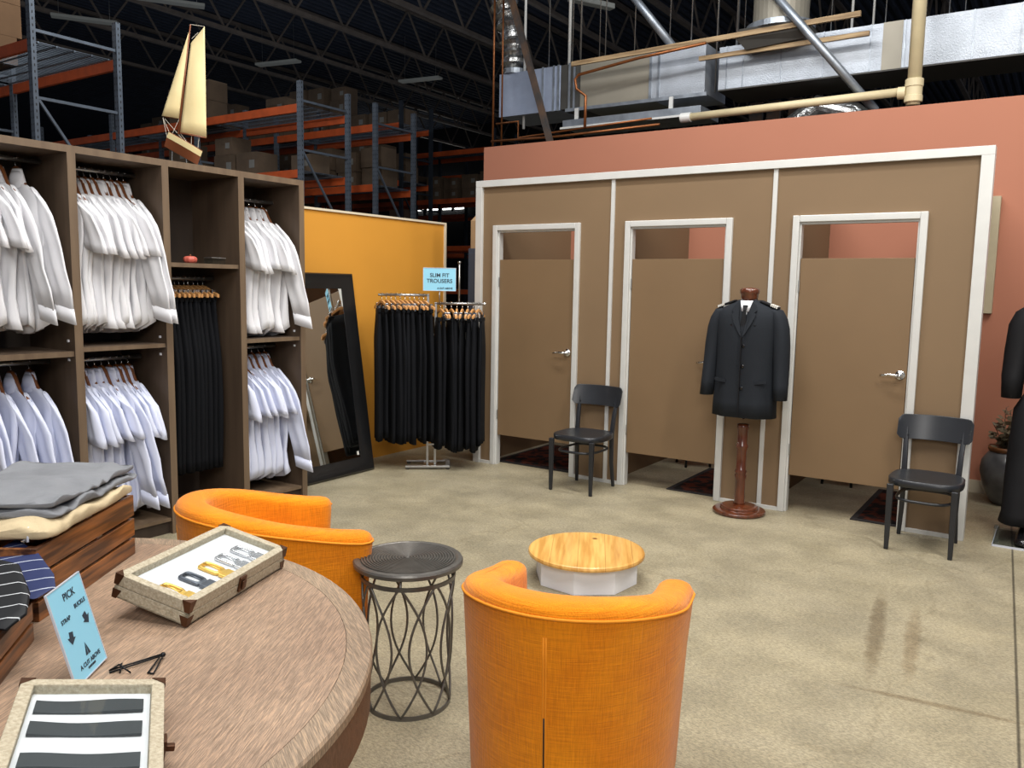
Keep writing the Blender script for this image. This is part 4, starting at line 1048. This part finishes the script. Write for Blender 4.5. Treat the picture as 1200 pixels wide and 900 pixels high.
for z in (1.19, 1.05, .90):
    MB().lathe([(.002,0),(.011,0),(.012,.003),(.009,.005),(.002,.004)], 16).xf(Matrix.Translation((.012, fy(.012, z)-.001, zc(z))) @ Matrix.Rotation(PI/2, 4, 'X')).build('button', 'shoe', t, smooth=True)
t = thing('dress_shirt', S+Vector((0,0,1.3)), 'white shirt collar showing at the neck of the black coat', 'shirt')
R = []
for r_, z, tip in ((1.1,.13,0),(1.05,.185,0),(1.1,.195,0),(1.38,.15,.03)): R.append([(.06*r_*cos(2*PI*j/28), .055*r_*sin(2*PI*j/28)-.008, z-tip*max(0,-sin(2*PI*j/28))) for j in range(28)])
MB().loft(R, True, False, False).build('collar', 'white_cloth', t, smooth=True, solid=.002)
MB().verts([(-.05,-.062,.175),(.05,-.062,.175),(.028,-.088,.06),(0,-.095,.0),(-.028,-.088,.06)], [(0,1,2,3,4)]).build('shirt_front', 'white_cloth', t, solid=.003)
t = thing('necktie', S+Vector((0,0,1.3)), 'dark tie knotted at the neck of the black coat', 'necktie')
MB().loft([[(-.017,-.084,.165),(.017,-.084,.165),(.017,-.07,.165),(-.017,-.07,.165)],[(-.01,-.1,.128),(.01,-.1,.128),(.01,-.085,.128),(-.01,-.085,.128)]]).build('knot', 'blackcloth', t, bevel=.003)
MB().loft([[(-.009,-.098,.13),(.009,-.098,.13),(.009,-.09,.13),(-.009,-.09,.13)],[(-.026,-.108,.0),(.026,-.108,.0),(.026,-.1,.0),(-.026,-.1,.0)]]).build('blade', 'blackcloth', t)

# ------------------------------------------------------------------ full mannequin at the right frame edge
def skin(name, pts, edges, m, parent, sub=2):
    me = bpy.data.meshes.new(name); me.from_pydata([p[0] for p in pts], edges, []); o = bpy.data.objects.new(name, me); C.objects.link(o); o.parent = parent
    md = o.modifiers.new('sk', 'SKIN'); me.materials.append(M[m])
    for i, p in enumerate(pts):
        v = me.skin_vertices[0].data[i]; r = p[1]; v.radius = r if isinstance(r, tuple) else (r, r)
    me.skin_vertices[0].data[0].use_root = True
    md.use_smooth_shade = True
    s = o.modifiers.new('su', 'SUBSURF'); s.levels = sub; s.render_levels = sub
    return o
t = thing('mannequin', (.03, 6.1, 0), 'full-size mannequin in black jacket and trousers at the right frame edge', 'mannequin')
Vv = [((0,0,.98),(.13,.1)),((0,0,1.2),(.135,.1)),((0,0,1.42),(.15,.09)),((0,0,1.53),(.055,.05)),((0,-.01,1.66),(.075,.09)),((0,-.01,1.77),(.06,.07)),
      ((.19,0,1.46),.05),((.25,.0,1.22),.042),((.26,-.03,1.06),.032),((.262,-.04,.98),.03),((-.19,0,1.46),.05),((-.25,0,1.22),.042),((-.26,-.03,1.06),.032),((-.262,-.04,.98),.03),
      ((.09,0,.85),.08),((.11,0,.5),.055),((.12,.01,.12),.04),((-.09,0,.85),.08),((-.11,0,.5),.055),((-.12,.01,.12),.04)]
skin('body', Vv, [(0,1),(1,2),(2,3),(3,4),(4,5),(2,6),(6,7),(7,8),(8,9),(2,10),(10,11),(11,12),(12,13),(0,14),(14,15),(15,16),(0,17),(17,18),(18,19)], 'skin_dummy', t)
# jacket
R = []; n = 40
for z, w_, d_ in ((.92,.205,.145),(1.0,.21,.148),(1.15,.2,.135),(1.3,.215,.14),(1.42,.225,.13),(1.5,.2,.11),(1.545,.13,.085),(1.57,.075,.07)):
    R.append([(w_*math.copysign(abs(cos(2*PI*j/n))**.85, cos(2*PI*j/n)), d_*math.copysign(abs(sin(2*PI*j/n))**.85, sin(2*PI*j/n))+.005*sin(j*1.7+z*20), z) for j in range(n)])
MB().loft(R, True, False, False).build('jacket', 'blackcloth', t, smooth=True, solid=.004)
for s in (-1, 1):
    P = [(.18,0,1.5,.06,.07),(.225,0,1.46,.07,.08),(.25,0,1.38,.076,.085),(.268,-.005,1.22,.072,.08),(.275,-.02,1.06,.064,.07),(.272,-.05,.92,.056,.06)]
    R = [[(s*(x+a*cos(2*PI*j/24)+.004*sin(z*50)), y+d*sin(2*PI*j/24)+.004*sin(z*45+j*.8), z) for j in range(24)] for x, y, z, a, d in P]
    MB().loft(R, True, False, True).build('sleeve', 'blackcloth', t, smooth=True, solid=.003)
    P = [(.095,0,.96,.105,.13),(.135,0,.85,.125,.13),(.15,0,.6,.12,.12),(.155,.0,.4,.12,.125),(.165,0,.18,.118,.13),(.168,0,.115,.122,.138)]
    R = [[(s*(x+a*cos(2*PI*j/28)+.005*sin(z*22)), y+d*sin(2*PI*j/28)+.006*sin(z*18+j*.9), z) for j in range(28)] for x, y, z, a, d in P]
    MB().loft(R, True, False, False).build('trouser_leg', 'blackcloth', t, smooth=True, solid=.003)
    # shoe
    R = []
    for f, w_, h_ in ((0,.03,.05),(.06,.042,.085),(.25,.045,.10),(.45,.046,.085),(.65,.052,.062),(.85,.048,.045),(.97,.03,.034),(1,.012,.025)):
        y = .09-.29*f; R.append([(s*.14+w_*cos(a), y, .014+h_*max(0, sin(a))+(.0)) for a in [PI*k/10 for k in range(11)]])
    MB().loft([r_ for r_ in R]).build('shoe', 'shoe', t, smooth=True)
MB().loft([[(x, -.1, z) for x, z in ((-.06,1.56),(0,1.3),(.06,1.56),(.05,1.58),(-.05,1.58))], [(x, -.145, z) for x, z in ((-.06,1.5),(0,1.24),(.06,1.5),(.05,1.52),(-.05,1.52))]]).build('jacket_front', 'blackcloth', t)
t2 = thing('acrylic_base', (.03, 6.1, 0), 'clear acrylic floor base under the mannequin shoes', 'stand')
MB().box(-.3, .3, -.25, .22, 0, .012).build('plate', 'acrylic', t2)
MB().box(-.3, .3, -.252, -.248, .0, .013).box(-.302, -.298, -.25, .22, 0, .013).build('plate_edge', 'acrylic_edge', t2)
MB().box(-.3, -.27, -.2, -.19, .012, .11).box(-.3, -.27, -.2, -.12, .1, .11).build('toe_stop', 'acrylic', t2, bevel=.002)

# ------------------------------------------------------------------ potted plant
t = thing('potted_plant', (-.28, 7.1, 0), 'dark glazed floor vase with sparse olive foliage behind the mannequin', 'plant')
MB().lathe([(.07,0),(.1,.03),(.15,.14),(.175,.25),(.165,.33),(.13,.385),(.12,.4)], 40).build('vase', 'pot', t, smooth=True)
MB().lathe([(.12,.4),(.132,.42),(.125,.44),(.11,.435),(.108,.40)], 40).build('vase_neck', 'pot_rust', t, smooth=True)
MB().lathe([(.001,.41),(.11,.41)], 24, cap0=False, cap1=False).build('soil', 'plinth', t)
b = MB(); st = MB(); rnd = random.Random(4)
for k in range(26):
    a = rnd.uniform(0, 6.28); tilt = rnd.uniform(.1, 1.05); ln = rnd.uniform(.15, .36)
    d = Vector((cos(a)*sin(tilt), sin(a)*sin(tilt)*.5, cos(tilt))); p0 = Vector((rnd.uniform(-.05,.05), rnd.uniform(-.05,.05), .41))
    P = [p0+d*ln*f+Vector((0,0,-.12*f*f*sin(tilt))) for f in (0,.33,.66,1)]
    st.tube(P, .0028, 5)
    for f in (.35,.5,.62,.75,.88,1.0):
        c = p0+d*ln*f+Vector((0,0,-.12*f*f*sin(tilt))); s_ = rnd.uniform(.04,.085); q = Vector((rnd.uniform(-1,1), rnd.uniform(-1,1), rnd.uniform(-.5,.6))).normalized(); w_ = q.orthogonal().normalized()*s_*.28
        b.verts([c, c+q*s_*.5+w_, c+q*s_, c+q*s_*.5-w_], [(0,1,2,3)])
fo = b.build('foliage', 'leaf', t); st.build('stem', 'leaf', t, smooth=True)

# ------------------------------------------------------------------ cabinet and carton behind the booths
t = thing('steel_locker', (-4.72, 6.85, 0), 'slate grey steel cabinet glimpsed between the ochre wall and booths', 'cabinet')
MB().box(-.26, .26, -.22, .22, .0, 1.93).build('body', 'locker', t, bevel=.004)
for s in (-1, 1):
    d = MB().box(*sorted((s*.005, s*.245)), -.232, -.221, .05, 1.89).build('door', 'locker', t, bevel=.003); MB().box(s*.03-.006, s*.03+.006, -.245, -.232, 1.0, 1.12).build('handle', 'steel', d)
t = thing('cardboard_box', (-4.73, 6.82, 1.931), 'open tan cardboard box standing on the slate grey cabinet', 'box')
MB().box(-.23, .23, -.18, .18, 0, .27).build('body', 'carton2', t, bevel=.003)
MB().obox((-.23,-.18,.27), (.46,0,0), (0,.1,.07), (0,.003,-.003)).obox((-.23,.18,.27), (.46,0,0), (0,-.1,.07), (0,.003,.003)).build('flap', 'carton2', t)

# ------------------------------------------------------------------ pallet racking
def box_proto(sx, sy, sz, m, pm='paper', tm='carton2'):
    t = thing('cardboard_box', (0,0,0), 'x', 'box')
    MB().box(-sx/2, sx/2, -sy/2, sy/2, 0, sz).build('body', m, t)
    MB().box(-.04, .04, -sy/2-.004, sy/2+.004, sz-.12, sz+.003).build('tape', tm, t)
    MB().box(sx*.12, sx*.36, -sy/2-.006, -sy/2-.001, sz*.35, sz*.68).build('paper_label', pm, t)
    return [t, False]
BPN = [box_proto(.55,.4,.36,'carton'), box_proto(.48,.42,.3,'carton'), box_proto(.56,.45,.42,'carton')]
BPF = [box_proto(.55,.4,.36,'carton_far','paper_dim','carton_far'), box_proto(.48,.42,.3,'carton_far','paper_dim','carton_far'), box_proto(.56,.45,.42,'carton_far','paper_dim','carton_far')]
BP = BPN
ordn = ['nearest', 'second', 'third', 'fourth', 'fifth', 'farthest']
def rack(Y0, frames, top, levels, idx, um, beam_to_left=True):
    t = thing('pallet_rack', (0, 0, 0), '%s pallet rack row from the camera, orange beams between perforated steel frames' % ordn[idx], 'pallet rack')
    for X in frames:
        for Y in (Y0, Y0+1.07):
            b = MB(); b.box(X-.045, X+.045, Y-.03, Y+.03, 0, top)
            b.build('upright', um, t)
            if idx < 3:
                h = MB(); z = 2.4
                while z < top: 
                    h.box(X+.0455, X+.0475, Y-.006, Y+.006, z, z+.03); h.box(X-.028, X-.018, Y-.032, Y-.0305, z, z+.02); h.box(X+.018, X+.028, Y-.032, Y-.0305, z, z+.02); z += .076
                h.build('slot_holes', 'plinth', t)['kind'] = 'stuff'
        for z in [z for z in (1.3, 2.3, 3.72, 4.5) if z < top]: MB().bar((X, Y0, z), (X, Y0+1.07, z), .035, .035).build('brace', um, t)
        if idx < 4:
            MB().bar((X, Y0+.05, 3.7), (X, Y0+1.02, 2.35), .03, .03).build('brace', um, t)
    for a, c in zip(frames[1:], frames[:-1]):
        for z in levels:
            for Y in (Y0, Y0+1.07): MB().box(a+.05, c-.05, Y-.025, Y+.025, z-.065, z+.065).build('beam', 'beam', t)
            b = MB(); x = a+.1
            while x < c-.05: b.box(x, x+.007, Y0, Y0+1.07, z+.066, z+.073); x += .07
            for q in range(5): yy = Y0+.1+q*.22; b.box(a+.06, c-.06, yy, yy+.02, z+.05, z+.065)
            b.build('wire_deck', 'wire', t)
rack(5.26, [-10.47,-13.2,-15.9,-18.6], 4.85, [4.33,2.9], 0, 'upright')
rack(9.48, [-10.55,-13.25,-15.95,-18.65,-21.3], 4.8, [4.38,3.34,2.0], 1, 'upright')
rack(11.5, [-10.8,-13.5,-16.2,-18.9,-21.6], 4.86, [4.42,3.34,2.0], 2, 'upright')
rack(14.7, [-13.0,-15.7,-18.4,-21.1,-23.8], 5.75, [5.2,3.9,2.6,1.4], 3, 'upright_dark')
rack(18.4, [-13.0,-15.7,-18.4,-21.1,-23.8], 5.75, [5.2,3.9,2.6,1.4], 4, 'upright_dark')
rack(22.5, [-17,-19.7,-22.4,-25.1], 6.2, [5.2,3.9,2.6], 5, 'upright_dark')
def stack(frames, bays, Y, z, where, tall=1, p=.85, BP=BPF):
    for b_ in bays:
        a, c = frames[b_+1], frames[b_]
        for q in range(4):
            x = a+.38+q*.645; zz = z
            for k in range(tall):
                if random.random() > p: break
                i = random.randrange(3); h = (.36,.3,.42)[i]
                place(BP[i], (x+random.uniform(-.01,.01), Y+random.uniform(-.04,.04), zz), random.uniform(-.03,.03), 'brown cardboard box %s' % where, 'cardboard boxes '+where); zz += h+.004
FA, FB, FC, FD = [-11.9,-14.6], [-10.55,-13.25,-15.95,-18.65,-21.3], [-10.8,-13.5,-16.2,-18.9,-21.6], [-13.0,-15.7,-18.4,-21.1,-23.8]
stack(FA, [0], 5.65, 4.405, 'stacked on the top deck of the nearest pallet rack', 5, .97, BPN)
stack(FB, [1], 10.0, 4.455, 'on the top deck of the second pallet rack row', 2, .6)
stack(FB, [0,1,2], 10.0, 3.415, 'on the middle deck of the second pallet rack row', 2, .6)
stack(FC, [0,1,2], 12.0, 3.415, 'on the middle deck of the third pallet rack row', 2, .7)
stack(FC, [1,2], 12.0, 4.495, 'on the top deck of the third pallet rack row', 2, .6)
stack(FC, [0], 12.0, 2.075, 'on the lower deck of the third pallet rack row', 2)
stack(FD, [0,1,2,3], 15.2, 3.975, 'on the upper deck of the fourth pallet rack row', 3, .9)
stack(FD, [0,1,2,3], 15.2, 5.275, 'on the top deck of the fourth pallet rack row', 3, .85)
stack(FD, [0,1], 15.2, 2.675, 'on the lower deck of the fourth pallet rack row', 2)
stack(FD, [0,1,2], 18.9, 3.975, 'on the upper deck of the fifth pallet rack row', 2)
# ceiling lights far back (off / dim)
for i, (x, y, z, rz) in enumerate(((-15.4,18.2,7.2,.15), (-18.4,10.4,7.2,1.0), (-15.7,10.7,7.2,1.0), (-17.5,15.0,7.2,.2), (-4.75,8.6,4.75,1.1))):
    t = thing('ceiling_light', (x, y, z), ['dim strip light over the far pallet racks', 'dim strip light at the upper left of the picture', 'dim strip light above the model sailboat', 'dim strip light above the third rack row', 'unlit grey strip light hanging above the left foil duct'][i], 'ceiling light', rz=rz)
    k = .45 if i == 4 else 1
    MB().box(-.65*k, .65*k, -.12*k, .12*k, 0, .06).build('housing', 'lampgrey', t, bevel=.01)
    MB().tube([(-.5*k,0,.06),(-.5*k,0,1.25)], .004, 5).tube([(.5*k,0,.06),(.5*k,0,1.25)], .004, 5).build('cable', 'steel', t)

# ------------------------------------------------------------------ ducts, pipes and rods over the back wall
DY = 8.0
t = thing('air_duct', (-4.36, DY+.3, 3.49), 'boxy foil and grey sheet duct over the left part of the salmon wall', 'duct')
ox = 4.36
for x0, x1, m_, g in ((-5.59,-4.78,'foil_blue',0), (-4.78,-4.53,'duct_dark',.01), (-4.53,-3.70,'duct_grey',0), (-3.70,-3.13,'foil',0)):
    MB().box(x0+ox, x1+ox, -.3+g, .3, 0+g*.5, .475).build('duct_section', m_, t, bevel=.004)
for x in (-5.0,-4.86,-4.80,-4.66,-4.60,-3.71,-3.62): MB().box(x+ox-.012, x+ox+.012, -.312, -.3, -.005, .48).build('seam_flange', 'galv', t)
MB().box(-4.7+ox, -3.1+ox, -.32, -.3, -.03, .004).build('bottom_angle', 'galv', t)
t = thing('air_duct', (-.9, DY+.32, 3.505), 'long foil-wrapped duct running over the right part of the salmon wall', 'duct')
MB().box(-2.1, 2.6, -.3, .3, 0, .40).build('duct_section', 'foil', t, bevel=.004); MB().box(-2.1, 2.6, -.301, .3, -.012, .0).build('underside', 'duct_dark', t)
for x in (-2.02,-1.86,-1.5,-1.12,-.72,-.44,.08,.42,.8,1.2): MB().box(x-.006, x+.006, -.307, -.3, 0, .40).build('seam_tape', 'galv', t)
MB().box(-.62, -.46, -.305, -.298, 0, .40).build('bare_patch', 'duct_grey', t)
t = thing('low_duct', (-3.9, DY+.15, 3.27), 'flat galvanised duct just above the salmon wall below the left duct', 'duct')
MB().box(-.78, .78, -.25, .25, 0, .085).build('duct_section', 'galv', t, bevel=.003); MB().box(-.8, .8, -.27, -.25, -.01, .01).build('flange', 'white_metal', t)
for x in (-.62, .46): MB().box(x-.02, x+.02, -.24, -.22, .085, .2).build('strap', 'white_metal', t)
t = thing('flexible_duct', (-5.45, DY+.1, 3.97), 'crumpled silver flexible duct rising from the left foil duct', 'duct')
b = MB(); P = []; rr = []
for k in range(40):
    f = k/39; P.append((-.02-.28*f+.05*sin(f*6), 0, .0+1.5*f)); rr.append(.155+.02*sin(k*2.3)+.014*sin(k*5.1)-.03*(1-f))
b.tube(P, rr, 22); b.build('foil_sleeve', 'crinkle', t, smooth=False)
MB().lathe([(.13,-.005),(.13,.05)], 24).build('collar', 'galv', t)
t = thing('round_duct', (-2.42, DY+.02, 3.76), 'round grey duct dropping onto a square boot over the middle booth', 'duct')
MB().lathe([(.25,.22),(.25,1.9)], 32).build('pipe', 'duct_grey', t, smooth=False)
MB().lathe([(.29,.2),(.31,.2),(.31,.25),(.25,.25)], 32).build('flange', 'galv', t)
MB().loft([[(-.3,-.28,.2),(.3,-.28,.2),(.3,.2,.2),(-.3,.2,.2)],[(-.33,-.25,.12),(.33,-.25,.12),(.33,.2,.12),(-.33,.2,.12)],[(-.25,-.2,.03),(.27,-.2,.06),(.27,.2,.06),(-.25,.2,.03)]]).build('boot', 'duct_dark', t)
def pipe(nm, P, r, m_, label, cat='pipe', group=None, n=12):
    P = [Vector(p) for p in P]; o = MB().tube([p-P[0] for p in P], r, n).build(nm, m_, None, smooth=True); o.location = P[0]; return tag(o, label, cat, group)
pipe('copper_pipe', [(-5.6,7.9,3.06),(-5.6,7.9,5.4)], .012, 'copper', 'leftmost vertical copper pipe over the salmon wall end')
pipe('copper_pipe', [(-5.48,7.9,3.06),(-5.48,7.9,5.4)], .010, 'copper', 'second vertical copper pipe from the left')
pipe('copper_pipe', [(-5.55,7.8,3.19),(-4.7,7.8,3.17),(-3.5,7.8,3.19)], .013, 'copper', 'horizontal copper pipe along the salmon wall top')
pipe('copper_pipe', [(-5.5,7.82,3.38),(-5.2,7.82,3.38),(-5.2,7.82,3.2),(-4.4,7.82,3.235),(-3.6,7.82,3.26)], .011, 'copper', 'stepped copper pipe just above the horizontal one')
pipe('copper_pipe', [(-3.0,7.66,3.86),(-3.7,7.66,3.815),(-4.36,7.66,3.74),(-4.4,7.66,3.7),(-4.38,7.66,3.6),(-4.27,7.66,3.52),(-4.27,7.66,3.2)], .015, 'copper', 'bent copper pipe crossing the grey duct and turning down')
for i, (x, z0, r_, m_) in enumerate(((-5.3,3.35,.016,'white_metal'),(-4.72,3.97,.018,'white_metal'),(-4.98,3.97,.006,'steel'),(-4.68,3.97,.006,'steel'),(-4.58,3.97,.011,'steel'),(-4.35,3.97,.005,'steel'),(-4.28,3.97,.006,'steel'),(-3.94,3.97,.006,'steel'),(-3.55,3.97,.005,'steel'),(-3.32,3.97,.007,'steel'),(-3.05,3.5,.009,'steel'),(-2.85,3.9,.014,'steel'),(-2.78,3.9,.005,'steel'),(-1.98,3.9,.005,'steel'),(-1.8,3.75,.012,'white_metal'),(-1.62,3.9,.01,'white_metal'),(-1.52,3.9,.005,'steel'),(-1.02,3.9,.005,'steel'),(-.9,3.9,.004,'steel'))):
    pipe('hanger_rod', [(x,8.08,z0),(x,8.08,7.4)], r_, m_, 'thick white hanger rod above the ducts' if m_ == 'white_metal' else 'thin steel hanger rod above the ducts', 'rod', 'hanger rods above the ducts', 8)
b = MB().bar((-4.5,7.76,3.885), (-1.66,7.76,3.935), .03, .045); tag(b.build('strut_channel', 'wood_raw'), 'upper wooden strut crossing in front of both ducts', 'strut')
b = MB().bar((-3.14,7.86,3.78), (-1.6,7.86,3.79), .03, .04); tag(b.build('strut_channel', 'wood_raw'), 'short lower wooden strut under the round duct', 'strut')
pipe('vent_pipe', [(-1.18,7.62,3.1),(-1.19,7.62,6.5)], .054, 'pvc', 'thick vertical cream pipe in front of the right duct')
t = thing('pipe_coupling', (-1.18,7.62,3.1), 'cream tee fitting where the cream pipes meet', 'pipe fitting')
MB().lathe([(.066,.02),(.07,.025),(.07,.07),(.064,.075),(.064,.14),(.07,.145),(.07,.2),(.066,.205)], 28).build('sleeve', 'pvc', t, smooth=False)
MB().tube([(-.06,0,.105),(-.12,0,.105)], .05, 20).build('branch', 'pvc', t)
pipe('drain_pipe', [(-3.15,7.62,3.19),(-1.28,7.62,3.215)], .036, 'pvc', 'horizontal cream pipe just above the salmon wall')
tag(MB().tube([(-3.2,7.62,3.19),(-3.1,7.62,3.19)], .045, 20).build('pipe_end_cap', 'white_metal'), 'white end cap of the horizontal cream pipe', 'pipe fitting')
b = MB().bar((-5.35,7.72,4.95), (-4.72,7.72,3.1), .06, .05, (0,1,0)); tag(b.build('steel_brace', 'brace'), 'rusty diagonal steel brace in front of the left duct', 'brace')
pipe('steel_brace', [(-4.3,8.1,4.95),(-3.5,8.1,3.98)], .042, 'galv', 'short galvanised diagonal brace meeting the foil duct', 'brace')
pipe('steel_brace', [(-2.72,7.7,4.6),(-1.48,7.7,3.1)], .036, 'galv', 'long shiny diagonal brace crossing the right duct', 'brace')
b = MB().tube([(-2.35,8.3,3.12),(-2.1,8.3,3.3),(-1.8,8.3,3.2),(-1.6,8.3,3.05)], .12, 18); tag(b.build('flexible_duct', 'crinkle'), 'silver flexible duct elbow below the right duct', 'duct')
for i, x in enumerate((-2.9,-2.72,-2.5,-2.3)):
    tag(MB().box(x, x+.13, 8.7, 8.75, 2.9, 3.5).build('timber_board', 'brace'), 'dark upright timber board behind the cream pipe', 'board', 'timber boards behind the cream pipe')

# ------------------------------------------------------------------ lights
def area(nm, loc, size, sy, power, col=(1,.97,.92), tgt=None):
    l = bpy.data.lights.new(nm, 'AREA'); l.shape = 'RECTANGLE'; l.size = size; l.size_y = sy; l.energy = power; l.color = col
    o = bpy.data.objects.new(nm, l); C.objects.link(o); o.location = loc
    if tgt: o.rotation_euler = (Vector(tgt)-Vector(loc)).to_track_quat('-Z', 'Y').to_euler()
    return o
area('fill_overhead', (-1.6, 1.2, 5.6), 3.5, 2.5, 260, (1,.98,.95))
area('key_strip', (-2.6, 4.3, 5.2), 2.6, .3, 150, (1,.98,.95))
area('key_strip', (.9, 3.3, 4.9), .3, 2.2, 120, (1,.96,.9), (-1.5,5,0))
area('front_fill', (1.2, -1.6, 3.6), 2.2, 1.6, 130, (1,.97,.93), (-2.6,4.5,1))
area('corner_fill', (.9, 5.4, 4.6), 1.0, .6, 55, (1,.96,.9), (-.3,7.4,.9))
area('duct_wash', (-2.2, 5.6, 5.9), 3.5, .4, 90, (.93,.96,1), (-2.5,8,3.5))
area('rack_wash', (-7.5, 6.5, 6.2), .4, 2.5, 120, (.9,.95,1), (-11,9,3.8))
area('warehouse_bounce', (-14, 12, 5.2), 12, 12, 70, (.8,.88,1), (-14.01, 12, 9))
area('deck_wash', (-12.2, 5.8, 6.6), 2.2, .2, 60, (.95,.97,1))  # area light pointing down at the nearest rack's top deck
wd = bpy.data.worlds.new('world'); bpy.context.scene.world = wd; wd.use_nodes = True
wd.node_tree.nodes['Background'].inputs[0].default_value = (.75,.82,1,1); wd.node_tree.nodes['Background'].inputs[1].default_value = .22
sc = bpy.context.scene
sc.view_settings.view_transform = 'Standard'; sc.view_settings.look = 'None'; sc.view_settings.exposure = 0
sc.cycles.use_denoising = True
sc.cycles.max_bounces = 8; sc.cycles.transparent_max_bounces = 12
